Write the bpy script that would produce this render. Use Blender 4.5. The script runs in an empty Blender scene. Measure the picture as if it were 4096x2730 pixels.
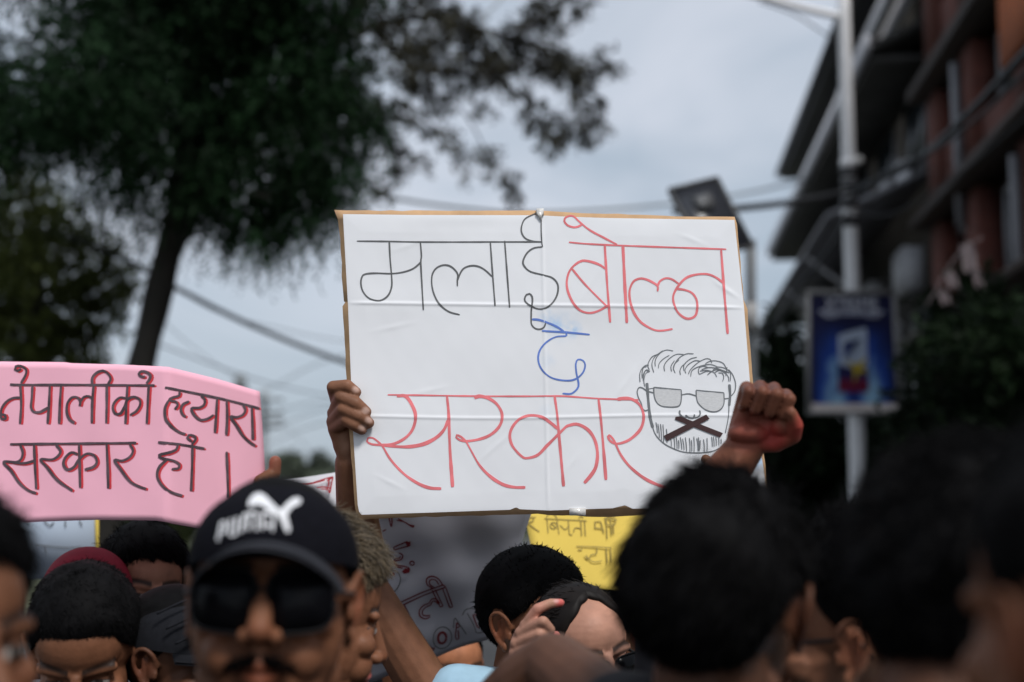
import bpy, bmesh, math
import numpy as np
from mathutils import Vector, Matrix
from mathutils.bvhtree import BVHTree
from mathutils.geometry import tessellate_polygon

scene = bpy.context.scene
COL = scene.collection
R = math.radians

# ------------------------------------------------------------------ camera
PW, PH = 4096.0, 2730.0            # the photograph's own pixel grid
LENS = 50.0
FPX = PW * LENS / 36.0
CAM_Z, PITCH = 1.62, R(7.0)
CAM = np.array([0.0, 0.0, CAM_Z])
RIGHT = np.array([1.0, 0.0, 0.0])
FWD = np.array([0.0, math.cos(PITCH), math.sin(PITCH)])
UP = np.array([0.0, -math.sin(PITCH), math.cos(PITCH)])
cd = bpy.data.cameras.new('camera')
cam = bpy.data.objects.new('camera', cd)
COL.objects.link(cam)
cam.location = CAM
cam.rotation_euler = (R(90) + PITCH, 0, 0)
cd.lens = LENS
cd.sensor_width = 36.0
cd.clip_start = 0.05
cd.clip_end = 2000
cd.dof.use_dof = True
cd.dof.focus_distance = 2.47
cd.dof.aperture_fstop = 2.1
cd.dof.aperture_blades = 8
scene.camera = cam

# ------------------------------------------------------------------ sky, sun, exposure
SUN_EL, SUN_AZ = R(52), R(152)      # azimuth clockwise from +Y: high, behind the camera, a little to its right
world = bpy.data.worlds.new('World')
scene.world = world
world.use_nodes = True
nt = world.node_tree
for n in list(nt.nodes):
    nt.nodes.remove(n)
wo = nt.nodes.new('ShaderNodeOutputWorld')
bg = nt.nodes.new('ShaderNodeBackground')
sky = nt.nodes.new('ShaderNodeTexSky')
sky.sky_type = 'NISHITA'
sky.sun_disc = False
sky.sun_elevation = SUN_EL
sky.sun_rotation = SUN_AZ
sky.air_density = 1.0
sky.dust_density = 2.5
sky.ozone_density = 1.5
SKY_STRENGTH = 0.10
bg.inputs['Strength'].default_value = SKY_STRENGTH
tc = nt.nodes.new('ShaderNodeTexCoord')
mp = nt.nodes.new('ShaderNodeMapping')
mp.inputs['Scale'].default_value = (1.6, 1.6, 4.6)
mp.inputs['Location'].default_value = (0.3, 0.1, 0.2)
nz = nt.nodes.new('ShaderNodeTexNoise')
nz.inputs['Scale'].default_value = 1.5
nz.inputs['Detail'].default_value = 4.0
nz.inputs['Roughness'].default_value = 0.5
nz.inputs['Distortion'].default_value = 0.6
cr = nt.nodes.new('ShaderNodeValToRGB')
cr.color_ramp.interpolation = 'EASE'
cr.color_ramp.elements[0].position = 0.32
cr.color_ramp.elements[0].color = (2.80, 3.32, 3.90, 1)     # thin grey-blue cloud
cr.color_ramp.elements[1].position = 0.70
cr.color_ramp.elements[1].color = (4.75, 4.98, 5.5, 1)        # brighter veil
mx = nt.nodes.new('ShaderNodeMix')
mx.data_type = 'RGBA'
mx.inputs['Factor'].default_value = 0.86                     # an almost closed cloud layer
L = nt.links
L.new(tc.outputs['Generated'], mp.inputs['Vector'])
L.new(mp.outputs['Vector'], nz.inputs['Vector'])
L.new(nz.outputs['Fac'], cr.inputs['Fac'])
L.new(sky.outputs['Color'], mx.inputs['A'])
L.new(cr.outputs['Color'], mx.inputs['B'])
L.new(mx.outputs['Result'], bg.inputs['Color'])
L.new(bg.outputs['Background'], wo.inputs['Surface'])

sl = bpy.data.lights.new('sun', 'SUN')
sun = bpy.data.objects.new('sun', sl)
COL.objects.link(sun)
sl.energy = 1.95
sl.angle = R(14)
sl.color = (1.0, 0.98, 0.955)
sd = Vector((math.sin(SUN_AZ) * math.cos(SUN_EL), math.cos(SUN_AZ) * math.cos(SUN_EL), math.sin(SUN_EL)))
sun.rotation_euler = sd.to_track_quat('Z', 'Y').to_euler()
sun.location = (2, -3, 12)

vs = scene.view_settings
vs.view_transform = 'Standard'
vs.look = 'None'
vs.gamma = 1.0
vs.use_curve_mapping = False
vs.exposure = 0.58
scene.cycles.max_bounces = 6
scene.cycles.diffuse_bounces = 3
scene.cycles.glossy_bounces = 2
scene.cycles.transmission_bounces = 4
scene.cycles.transparent_max_bounces = 6
scene.cycles.use_denoising = True

# ------------------------------------------------------------------ coordinates
def W(px, py, d):
    """the world point seen at photo pixel (px, py), d metres along the view axis"""
    return CAM + d * (FWD + (px - PW / 2) / FPX * RIGHT - (py - PH / 2) / FPX * UP)

def ray(px, py):
    v = FWD + (px - PW / 2) / FPX * RIGHT - (py - PH / 2) / FPX * UP
    return v

STREET = R(5.24)                    # the street runs a little to the right of the view axis
S_T = np.array([math.sin(STREET), math.cos(STREET), 0.0])
S_R = np.array([math.cos(STREET), -math.sin(STREET), 0.0])
def ST(t, r, z):
    """t metres along the street, r metres to its right, z metres up"""
    return t * S_T + r * S_R + np.array([0, 0, z])

# ------------------------------------------------------------------ objects
def tag(o, label=None, cat=None, group=None, kind=None):
    if label: o['label'] = label
    if cat: o['category'] = cat
    if group: o['group'] = group
    if kind: o['kind'] = kind
    return o

def empty(name, loc, label=None, cat=None, group=None):
    o = bpy.data.objects.new(name, None)
    COL.objects.link(o)
    o.empty_display_size = 0.1
    o.location = Vector([float(c) for c in loc])
    return tag(o, label, cat, group)

def setparent(o, p):
    """parents keep their children's meshes in world coordinates"""
    o.parent = p
    o.matrix_parent_inverse = Matrix.Translation(-p.location) if p.parent is None else Matrix.Identity(4)

class MB:
    """collects vertices and faces given in world coordinates"""
    def __init__(self):
        self.v, self.f, self.n, self.mi = [], [], 0, []
        self.attr = []
    def add(self, v, f, mi=0, a=None):
        v = np.asarray(v, float).reshape(-1, 3)
        self.v.append(v)
        self.attr.append(np.full(len(v), 0.5) if a is None else np.broadcast_to(a, (len(v),)))
        if len({len(q) for q in f}) > 1:
            for q in f:
                self.f.append(np.array([list(q)]) + self.n)
                self.mi.append(np.array([mi]))
        else:
            f = np.asarray(f)
            self.f.append(f + self.n)
            self.mi.append(np.full(len(f), mi))
        self.n += len(v)
        return self
    def mesh(self, name='mesh'):
        me = bpy.data.meshes.new(name)
        V = np.concatenate(self.v) if self.v else np.zeros((0, 3))
        loops = np.concatenate([f.ravel() for f in self.f])
        tot = np.concatenate([np.full(len(f), f.shape[1]) for f in self.f])
        me.vertices.add(len(V))
        me.vertices.foreach_set('co', V.ravel())
        me.loops.add(len(loops))
        me.loops.foreach_set('vertex_index', loops.astype(np.int32))
        me.polygons.add(len(tot))
        me.polygons.foreach_set('loop_start', np.concatenate([[0], np.cumsum(tot)[:-1]]).astype(np.int32))
        me.polygons.foreach_set('material_index', np.concatenate(self.mi).astype(np.int32))
        at = me.attributes.new('shade', 'FLOAT', 'POINT')
        at.data.foreach_set('value', np.concatenate(self.attr).astype(np.float32))
        me.update(calc_edges=True)
        me.validate()
        return me
    def build(self, name, mats, parent=None, smooth=False, origin=None):
        me = self.mesh(name)
        return link(name, me, mats, parent, smooth, origin)

def link(name, me, mats, parent=None, smooth=False, origin=None):
    if not isinstance(mats, (list, tuple)): mats = [mats]
    me.materials.clear()
    for m in mats: me.materials.append(m)
    if smooth:
        me.polygons.foreach_set('use_smooth', np.ones(len(me.polygons), bool))
    o = bpy.data.objects.new(name, me)
    COL.objects.link(o)
    if parent is not None:
        setparent(o, parent)
    elif origin is not None:
        t = Vector([float(c) for c in origin])
        me.transform(Matrix.Translation(-t))
        o.location = t
    return o

# ------------------------------------------------------------------ shapes
def norm(v):
    v = np.asarray(v, float)
    return v / max(1e-9, np.linalg.norm(v))

def frame_from(d):
    d = norm(d)
    a = np.array([0, 0, 1.0]) if abs(d[2]) < 0.9 else np.array([1.0, 0, 0])
    x = norm(np.cross(a, d)); y = np.cross(d, x)
    return x, y, d

def sphere_dirs(n, m):
    th = np.linspace(0, np.pi, m + 1)[1:-1]
    ph = np.linspace(0, 2 * np.pi, n, endpoint=False)
    T, P = np.meshgrid(th, ph, indexing='ij')
    D = np.stack([np.sin(T) * np.cos(P), np.sin(T) * np.sin(P), np.cos(T)], -1).reshape(-1, 3)
    D = np.vstack([D, [[0, 0, 1]], [[0, 0, -1]]])
    f = []
    for i in range(m - 2):
        for j in range(n):
            f.append([i * n + j, (i + 1) * n + j, (i + 1) * n + (j + 1) % n, i * n + (j + 1) % n])
    t, b = (m - 1) * n, (m - 1) * n + 1
    tri = []
    for j in range(n):
        tri.append([t, j, (j + 1) % n])
        tri.append([b, (m - 2) * n + (j + 1) % n, (m - 2) * n + j])
    return D, np.array(f), np.array(tri)
_SD = {}
def ell(mb, c, semi, rot=None, n=20, m=12, mi=0):
    k = (n, m)
    if k not in _SD: _SD[k] = sphere_dirs(n, m)
    D, q, t = _SD[k]
    V = D * np.broadcast_to(np.asarray(semi, float), (3,))
    if rot is not None: V = V @ np.asarray(rot).T
    V = V + np.asarray(c)
    base = mb.n
    mb.add(V, q, mi)
    mb.f.append(t + base); mb.mi.append(np.full(len(t), mi))
    return mb

def cap(mb, p0, p1, r0, r1, n=16, k=5, mi=0):
    """a tapered capsule"""
    p0, p1 = np.asarray(p0, float), np.asarray(p1, float)
    x, y, d = frame_from(p1 - p0)
    ph = np.linspace(0, 2 * np.pi, n, endpoint=False)
    ring = np.cos(ph)[:, None] * x + np.sin(ph)[:, None] * y
    rows = []
    for a in np.linspace(-np.pi / 2, 0, k + 1)[1:]:
        rows.append(p0 + d * r0 * math.sin(a) + ring * r0 * math.cos(a))
    for a in np.linspace(0, np.pi / 2, k + 1)[:-1]:
        rows.append(p1 + d * r1 * math.sin(a) + ring * r1 * math.cos(a))
    V = np.vstack(rows + [[p0 - d * r0], [p1 + d * r1]])
    m = len(rows)
    q = [[i * n + j, i * n + (j + 1) % n, (i + 1) * n + (j + 1) % n, (i + 1) * n + j] for i in range(m - 1) for j in range(n)]
    t = []
    for j in range(n):
        t.append([m * n, (j + 1) % n, j])
        t.append([m * n + 1, (m - 1) * n + j, (m - 1) * n + (j + 1) % n])
    base = mb.n
    mb.add(V, np.array(q), mi)
    mb.f.append(np.array(t) + base); mb.mi.append(np.full(len(t), mi))
    return mb

def chain(mb, pts, rad, n=16, mi=0):
    for i in range(len(pts) - 1):
        cap(mb, pts[i], pts[i + 1], rad[i], rad[i + 1], n, mi=mi)
    return mb

def tube(mb, pts, rad, n=8, mi=0, a=None):
    pts = np.asarray(pts, float)
    rad = np.broadcast_to(np.asarray(rad, float), (len(pts),))
    tan = np.gradient(pts, axis=0)
    rows = []
    x = None
    for i in range(len(pts)):
        d = norm(tan[i])
        if x is None: x, y, _ = frame_from(d)
        x = norm(x - d * np.dot(x, d)); y = np.cross(d, x)
        ph = np.linspace(0, 2 * np.pi, n, endpoint=False)
        rows.append(pts[i] + rad[i] * (np.cos(ph)[:, None] * x + np.sin(ph)[:, None] * y))
    V = np.vstack(rows)
    m = len(pts)
    q = [[i * n + j, i * n + (j + 1) % n, (i + 1) * n + (j + 1) % n, (i + 1) * n + j] for i in range(m - 1) for j in range(n)]
    base = mb.n
    mb.add(V, np.array(q), mi, a)
    mb.f.append(np.array([list(range(n))[::-1]]) + base); mb.mi.append(np.array([mi]))
    mb.f.append(np.array([[(m - 1) * n + j for j in range(n)]]) + base); mb.mi.append(np.array([mi]))
    return mb

def hexa(mb, P, mi=0):
    """P: 8 corners, bottom loop then top loop"""
    return mb.add(P, np.array([[0, 3, 2, 1], [4, 5, 6, 7], [0, 1, 5, 4], [1, 2, 6, 5], [2, 3, 7, 6], [3, 0, 4, 7]]), mi)

def sbox(mb, t0, t1, r0, r1, z0, z1, mi=0):
    """a box in street coordinates"""
    P = [ST(t0, r0, z0), ST(t0, r1, z0), ST(t1, r1, z0), ST(t1, r0, z0), ST(t0, r0, z1), ST(t0, r1, z1), ST(t1, r1, z1), ST(t1, r0, z1)]
    return hexa(mb, P, mi)

def obox(mb, c, ax, ay, az, mi=0):
    """an oriented box: centre and three half-axis vectors"""
    c, ax, ay, az = [np.asarray(k, float) for k in (c, ax, ay, az)]
    P = [c - ax - ay - az, c + ax - ay - az, c + ax + ay - az, c - ax + ay - az, c - ax - ay + az, c + ax - ay + az, c + ax + ay + az, c - ax + ay + az]
    return hexa(mb, P, mi)

def smooth_path(pts, step=7.0, closed=False):
    """Catmull-Rom through 2-D (or 3-D) points"""
    P = np.asarray(pts, float)
    if len(P) == 2:
        n = max(2, int(np.linalg.norm(P[1] - P[0]) / step) + 1)
        return np.linspace(P[0], P[1], n)
    if closed: Q = np.vstack([P[-1], P, P[0], P[1]])
    else: Q = np.vstack([2 * P[0] - P[1], P, 2 * P[-1] - P[-2]])
    out = []
    for i in range(1, len(Q) - 2):
        p0, p1, p2, p3 = Q[i - 1], Q[i], Q[i + 1], Q[i + 2]
        n = max(1, int(np.linalg.norm(p2 - p1) / step))
        for k in range(n):
            t = k / n
            out.append(0.5 * ((2 * p1) + (-p0 + p2) * t + (2 * p0 - 5 * p1 + 4 * p2 - p3) * t * t + (-p0 + 3 * p1 - 3 * p2 + p3) * t ** 3))
    out.append(Q[-2])
    return np.array(out)

def remesh(mb, voxel, smooth=3, factor=0.5, keep=None):
    """fuse everything in MB into one continuous surface"""
    me = mb.mesh('tmp')
    o = bpy.data.objects.new('tmp', me)
    COL.objects.link(o)
    m = o.modifiers.new('r', 'REMESH')
    m.mode = 'VOXEL'; m.voxel_size = voxel
    if smooth:
        s = o.modifiers.new('s', 'SMOOTH')
        s.factor = factor; s.iterations = smooth
    dg = bpy.context.evaluated_depsgraph_get()
    dg.update()
    ev = o.evaluated_get(dg)
    out = bpy.data.meshes.new_from_object(ev)
    bpy.data.objects.remove(o)
    bpy.data.meshes.remove(me)
    return out

def verts_of(me):
    a = np.empty(len(me.vertices) * 3, np.float32)
    me.vertices.foreach_get('co', a)
    return a.reshape(-1, 3).astype(float)

def paint(me, cols, name='tint'):
    at = me.attributes.get(name) or me.attributes.new(name, 'FLOAT_COLOR', 'POINT')
    c = np.ones((len(cols), 4), np.float32); c[:, :3] = cols
    at.data.foreach_set('color', c.ravel())

# ------------------------------------------------------------------ materials
def mat(name, col, rough=0.6, spec=0.4, noise=0.0, nscale=20.0, bump=0.0, bscale=60.0, metal=0.0, attr=None, detail=4.0, coat=0.0, sheen=0.0, transl=0.0, stretch=None):
    m = bpy.data.materials.new(name)
    m.use_nodes = True
    t = m.node_tree
    b = t.nodes['Principled BSDF']
    b.inputs['Roughness'].default_value = rough
    b.inputs['Specular IOR Level'].default_value = spec
    b.inputs['Metallic'].default_value = metal
    b.inputs['Coat Weight'].default_value = coat
    b.inputs['Sheen Weight'].default_value = sheen
    c4 = tuple(col) + (1,)
    tc = t.nodes.new('ShaderNodeTexCoord')
    mp = t.nodes.new('ShaderNodeMapping')
    if stretch: mp.inputs['Scale'].default_value = stretch
    t.links.new(tc.outputs['Object'], mp.inputs['Vector'])
    src = None
    if attr == 'tint':
        a = t.nodes.new('ShaderNodeAttribute'); a.attribute_name = 'tint'
        src = a.outputs['Color']
    elif attr == 'shade':
        a = t.nodes.new('ShaderNodeAttribute'); a.attribute_name = 'shade'
        r = t.nodes.new('ShaderNodeMix'); r.data_type = 'RGBA'
        r.inputs['A'].default_value = tuple(c * 0.35 for c in col) + (1,)
        r.inputs['B'].default_value = tuple(min(1, c * 1.6) for c in col) + (1,)
        t.links.new(a.outputs['Fac'], r.inputs['Factor'])
        src = r.outputs['Result']
    if noise > 0:
        n = t.nodes.new('ShaderNodeTexNoise')
        n.inputs['Scale'].default_value = nscale
        n.inputs['Detail'].default_value = detail
        t.links.new(mp.outputs['Vector'], n.inputs['Vector'])
        mr = t.nodes.new('ShaderNodeMapRange')
        mr.inputs['From Min'].default_value = 0.25; mr.inputs['From Max'].default_value = 0.75
        mr.inputs['To Min'].default_value = 1 - noise; mr.inputs['To Max'].default_value = 1 + noise
        t.links.new(n.outputs['Fac'], mr.inputs['Value'])
        mu = t.nodes.new('ShaderNodeMix'); mu.data_type = 'RGBA'; mu.blend_type = 'MULTIPLY'
        mu.inputs['Factor'].default_value = 1.0
        if src is None: mu.inputs['A'].default_value = c4
        else: t.links.new(src, mu.inputs['A'])
        t.links.new(mr.outputs['Result'], mu.inputs['B'])
        src = mu.outputs['Result']
    if src is None: b.inputs['Base Color'].default_value = c4
    else: t.links.new(src, b.inputs['Base Color'])
    if bump > 0:
        n2 = t.nodes.new('ShaderNodeTexNoise')
        n2.inputs['Scale'].default_value = bscale
        n2.inputs['Detail'].default_value = 3
        t.links.new(mp.outputs['Vector'], n2.inputs['Vector'])
        bu = t.nodes.new('ShaderNodeBump')
        bu.inputs['Strength'].default_value = 0.6
        bu.inputs['Distance'].default_value = bump
        t.links.new(n2.outputs['Fac'], bu.inputs['Height'])
        t.links.new(bu.outputs['Normal'], b.inputs['Normal'])
    if transl > 0:
        tr = t.nodes.new('ShaderNodeBsdfTranslucent')
        if src is None: tr.inputs['Color'].default_value = c4
        else: t.links.new(src, tr.inputs['Color'])
        ms = t.nodes.new('ShaderNodeMixShader')
        ms.inputs['Fac'].default_value = transl
        t.links.new(b.outputs['BSDF'], ms.inputs[1])
        t.links.new(tr.outputs['BSDF'], ms.inputs[2])
        t.links.new(ms.outputs['Shader'], t.nodes['Material Output'].inputs['Surface'])
    return m

M = {}
M['skin'] = mat('skin', (0.3, 0.16, 0.1), 0.52, 0.19, 0.18, 38, 0.0006, 240, attr='tint')
M['hair'] = mat('black_hair', (0.0050, 0.0047, 0.0050), 0.7, 0.06, 0.4, 60, attr='shade')
M['blond'] = mat('bleached_hair', (0.095, 0.068, 0.038), 0.45, 0.4, 0.5, 90, attr='shade')
M['brown_hair'] = mat('brown_hair', (0.010, 0.0075, 0.0065), 0.55, 0.14, 0.4, 60, attr='shade')
M['white_eye'] = mat('eye_white', (0.6, 0.57, 0.53), 0.2, 0.5, 0.05, 60)
M['iris'] = mat('eye_iris', (0.02, 0.012, 0.008), 0.15, 0.5, 0.1, 300)
M['lens'] = mat('dark_lens', (0.004, 0.004, 0.005), 0.22, 0.10, 0.05, 8)
M['black_plastic'] = mat('black_plastic', (0.006, 0.006, 0.007), 0.5, 0.15, 0.1, 40)
M['cap'] = mat('black_cotton', (0.0065, 0.0065, 0.0092), 0.95, 0.05, 0.18, 90, 0.0005, 900)
M['flat_cap'] = mat('charcoal_twill', (0.012, 0.0125, 0.0155), 0.9, 0.12, 0.2, 120, 0.0005, 900)
M['red_cap'] = mat('crimson_cotton', (0.21, 0.008, 0.022), 0.8, 0.25, 0.12, 60, 0.0005, 900)
M['thread'] = mat('white_thread', (0.72, 0.72, 0.74), 0.7, 0.3, 0.1, 300, 0.0004, 1500)
M['shirt_dark'] = mat('black_jersey', (0.016, 0.016, 0.019), 0.85, 0.2, 0.2, 40, 0.002, 30)
M['shirt_blue'] = mat('pale_blue_jersey', (0.33, 0.5, 0.62), 0.85, 0.2, 0.08, 40, 0.003, 25)
M['shirt_cyan'] = mat('bright_blue_jersey', (0.16, 0.45, 0.66), 0.85, 0.2, 0.08, 40, 0.003, 25)
M['shirt_grey'] = mat('grey_jersey', (0.09, 0.095, 0.11), 0.85, 0.2, 0.15, 40, 0.002, 30)
M['jeans'] = mat('denim', (0.03, 0.04, 0.07), 0.85, 0.2, 0.2, 60, 0.001, 80)
M['shoe'] = mat('shoe_leather', (0.03, 0.028, 0.026), 0.5, 0.4, 0.2, 40)
# ------------------------------------------------------------------ ground and street
M['asphalt'] = mat('asphalt', (0.05, 0.05, 0.052), 0.9, 0.3, 0.25, 3, 0.004, 120)
M['paving'] = mat('paving', (0.17, 0.165, 0.155), 0.9, 0.3, 0.2, 2, 0.003, 40)
M['soil'] = mat('soil', (0.06, 0.065, 0.035), 0.95, 0.2, 0.3, 0.4, 0.01, 20)
g = MB()
g.add([[-600, -120, 0], [600, -120, 0], [600, 900, 0], [-600, 900, 0]], [[0, 1, 2, 3]])
tag(g.build('ground', M['soil']), kind='structure')
g = MB()
g.add([ST(-60, -8, 0.004), ST(-60, 1.9, 0.004), ST(400, 1.9, 0.004), ST(400, -8, 0.004)], [[0, 1, 2, 3]])
tag(g.build('road', M['asphalt']), kind='structure')
g = MB()
sbox(g, -60, 400, 1.9, 3.7, -0.05, 0.13)
tag(g.build('pavement', M['paving']), kind='structure')

# ------------------------------------------------------------------ foliage
rng = np.random.default_rng(11)
def leaf_mat(name, col, transl=0.25):
    return mat(name, col, 0.65, 0.10, 0.25, 2.0, attr='shade', transl=transl)
M['leaf_dark'] = leaf_mat('leaf_dark', (0.010, 0.027, 0.010), 0.2)
M['leaf_mid'] = leaf_mat('leaf_olive', (0.070, 0.085, 0.024), 0.3)
M['leaf_grey'] = leaf_mat('leaf_greybrown', (0.050, 0.048, 0.034), 0.2)
M['leaf_hazed'] = leaf_mat('leaf_hazed', (0.17, 0.20, 0.15), 0.3)  # distance haze put into the leaf colour as a paler tone
M['needle'] = leaf_mat('needle_green', (0.008, 0.016, 0.006), 0.1)
M['bark'] = mat('bark', (0.026, 0.024, 0.021), 0.95, 0.2, 0.35, 9, 0.01, 22, stretch=(1, 1, 0.25))

def leaves(mb, P, D, L, Wd, seed, shade=None):
    """leaf-sized faces: base points P, directions D, lengths L, widths Wd"""
    r = np.random.default_rng(seed)
    n = len(P)
    D = D / np.linalg.norm(D, axis=1)[:, None]
    A = r.normal(size=(n, 3))
    S = np.cross(D, A); S /= np.linalg.norm(S, axis=1)[:, None] + 1e-9
    N = np.cross(S, D)
    L = np.broadcast_to(L, (n,))[:, None]; Wd = np.broadcast_to(Wd, (n,))[:, None]
    v = np.stack([P, P + D * L * 0.45 + S * Wd * 0.5 + N * L * 0.06, P + D * L, P + D * L * 0.45 - S * Wd * 0.5 + N * L * 0.06], 1).reshape(-1, 3)
    f = np.arange(4 * n).reshape(n, 4)
    a = r.random(n) if shade is None else shade
    mb.add(v, f, 0, np.repeat(a, 4))

def sprigs(mb, clumps, seed, twig=0.22, leaf=0.06, wid=0.018, nl=9, droop=0.6, per=260, spread=1.0):
    """clumps: (centre, radius, weight). Each holds twigs hung with small paired leaves"""
    r = np.random.default_rng(seed)
    for c, rad, w in clumps:
        n = max(3, int(per * w * (np.mean(rad) / 0.5) ** 2))
        d = r.normal(size=(n, 3)); d /= np.linalg.norm(d, axis=1)[:, None]
        q = np.asarray(c) + d * (r.random(n)[:, None] ** 0.45) * np.asarray(rad)
        out = d * 0.75 * spread + r.normal(size=(n, 3)) * 0.45
        out[:, 2] -= droop * (0.6 + 0.8 * r.random(n))
        out /= np.linalg.norm(out, axis=1)[:, None]
        tl = twig * (0.6 + 0.8 * r.random(n))
        sh = np.clip(0.45 + 0.22 * r.normal(size=n) + 0.2 * r.normal(), 0, 1)
        P, D, S = [], [], []
        for k in range(nl):
            t = (k + 0.5) / nl
            bend = out * 1.0; bend = bend + np.array([0, 0, -0.5 * droop]) * t
            base = q + bend * (tl * t)[:, None]
            side = np.cross(out, r.normal(size=(n, 3))); side /= np.linalg.norm(side, axis=1)[:, None] + 1e-9
            P.append(base); D.append(bend * 0.7 + side * 0.8); S.append(np.clip(sh + 0.1 * r.normal(size=n), 0, 1))
        P = np.concatenate(P); D = np.concatenate(D)
        leaves(mb, P, D, leaf * (0.7 + 0.6 * r.random(len(P))), wid * (0.7 + 0.6 * r.random(len(P))), int(r.integers(1e9)), np.concatenate(S))

def at_depth(items, d, zr=1.0, jit=1.0, seed=1):
    """rough clump list given as seen (x, y, radius): lifted to true size at distance d, spread in depth"""
    r = np.random.default_rng(seed)
    out = []
    for it in items:
        px, py, rp = it[:3]
        w = it[3] if len(it) > 3 else 1.0
        dd = d + r.normal() * jit
        s = rp * dd / FPX
        out.append((W(px, py, dd), (s, s * zr, s), w))
    return out

# big dark tree whose crown fills the upper left
TD = 11.0
tree = empty('feathery_tree', W(400, 2065, TD) * [1, 1, 0], 'big dark feathery tree with leaning trunk rising behind the pink placard', 'tree')
b = MB()
trunk = [W(*p, TD) for p in [(330, 2400), (440, 1950), (560, 1480), (640, 1150), (705, 850), (745, 600), (760, 300), (800, -100), (900, -700)]]
trunk[0] = trunk[0] * [1, 1, 0] + [0, 0, -0.1]
tp = smooth_path(trunk, 0.2)
tube(b, tp, np.linspace(0.142, 0.070, len(tp)) + 0.01 * np.sin(np.arange(len(tp)) * 1.7), 14)
tb = b.build('trunk', M['bark'], tree, True)
b = MB()
for pts, r0 in [([(735, 700, 11), (950, 520, 11.3), (1200, 420, 11.5), (1420, 330, 11.5)], .05), ([(750, 560, 11), (520, 420, 11.4), (250, 300, 11.9), (0, 260, 12.3)], .055),
                ([(755, 400, 11), (900, 150, 11.4), (1050, -150, 11.8)], .05), ([(715, 800, 11), (900, 760, 10.6), (1080, 790, 10.2)], .03), ([(725, 740, 11), (600, 690, 11.5), (450, 650, 11.9)], .035),
                ([(745, 620, 11), (900, 450, 12), (1000, 200, 12.8)], .04), ([(760, 300, 11), (500, 50, 10.5), (200, -120, 10)], .05)]:
    p = smooth_path([W(*q) for q in pts], 0.12)
    tube(b, p, np.linspace(r0, r0 * 0.35, len(p)), 8)
b.build('limb', M['bark'], tree, True)
main = [(720, 220, 330), (380, 300, 300), (980, 280, 330), (1210, 330, 200), (1010, 590, 250), (730, 580, 230), (400, 470, 180), (120, 400, 210), (1210, 600, 180), (1330, 640, 110),
        (1140, 820, 120), (1000, 810, 140), (1230, 760, 100), (860, 760, 110), (600, 730, 70), (1400, 450, 110), (1470, 350, 70), (1280, 150, 130), (560, -20, 240), (930, -50, 260), (-140, 430, 220),
        (-150, 250, 200), (230, 450, 150), (0, 560, 120), (560, 620, 120), (1330, 800, 60), (620, 30, 200), (300, 60, 120), (800, -300, 500), (200, -350, 350), (-300, -50, 200), (1250, -200, 300), (460, 230, 210), (1080, 60, 190)]
fringe = [(540, 800, 60), (590, 860, 45), (640, 850, 50), (470, 780, 60), (1040, 930, 55), (1120, 920, 60), (1180, 930, 40), (960, 900, 50), (1240, 870, 50), (1300, 860, 45), (870, 870, 60), (800, 880, 45),
          (1360, 760, 55), (1440, 560, 55), (1410, 640, 50), (1500, 420, 45), (1530, 480, 35), (390, 720, 70), (320, 760, 50), (1190, 880, 45), (900, 930, 35)]
m = MB()
sprigs(m, at_depth(main, TD, 1.2, 0.55, 3), 5, 0.24, 0.062, 0.024, 11, 0.75, 370)
sprigs(m, at_depth(fringe, TD - 0.3, 1.2, 0.4, 4), 6, 0.24, 0.055, 0.017, 11, 1.0, 520)
m.build('crown', M['leaf_dark'], tree)

# greyer tree farther back: an open canopy of tufts carried on long boughs
BD = 16.0
tree2 = empty('tufted_tree', W(300, 2065, BD) * [1, 1, 0], 'grey-brown tree behind the dark one, open tufted boughs reaching over the white placard', 'tree')
b = MB()
tk = smooth_path([W(300, 2065, BD) * [1, 1, 0] + [0, 0, -.1], W(560, 1500, BD), W(690, 1000, BD), W(900, 650, BD), W(1130, 400, BD), W(1330, 190, BD), W(1450, -40, BD), W(1560, -300, BD)], 0.25)
tube(b, tk, np.linspace(0.17, 0.09, len(tk)), 12)
b.build('trunk', M['bark'], tree2, True)
b = MB()
for pts, r0 in [([(1330, 190), (1500, 110), (1700, 70), (1850, 105), (2050, 150), (2200, 230), (2350, 300), (2440, 260)], .055), ([(1500, 110), (1620, 250), (1780, 290), (1950, 300), (2150, 250), (2260, 300)], .045),
                ([(1130, 400), (1400, 470), (1540, 560), (1600, 700), (1520, 790)], .03), ([(1620, 250), (1690, 400), (1700, 470)], .03), ([(1540, 480), (1700, 520), (1800, 580), (1880, 690)], .015),
                ([(1950, 300), (2100, 400), (2180, 500), (2250, 600)], .02), ([(2350, 300), (2390, 420), (2380, 540)], .016), ([(1820, 400), (1900, 520), (1960, 640), (2040, 760)], .011), ([(2050, 150), (2180, 60), (2350, -30)], .03),
                ([(1450, 470), (1480, 560), (1500, 640)], .012)]:
    p = smooth_path([W(x, y, BD + (i % 3 - 1) * 0.15) for i, (x, y) in enumerate(pts)], 0.12)
    tube(b, p, np.linspace(r0, r0 * 0.4, len(p)), 8)
b.build('bough', M['bark'], tree2, True)
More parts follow.
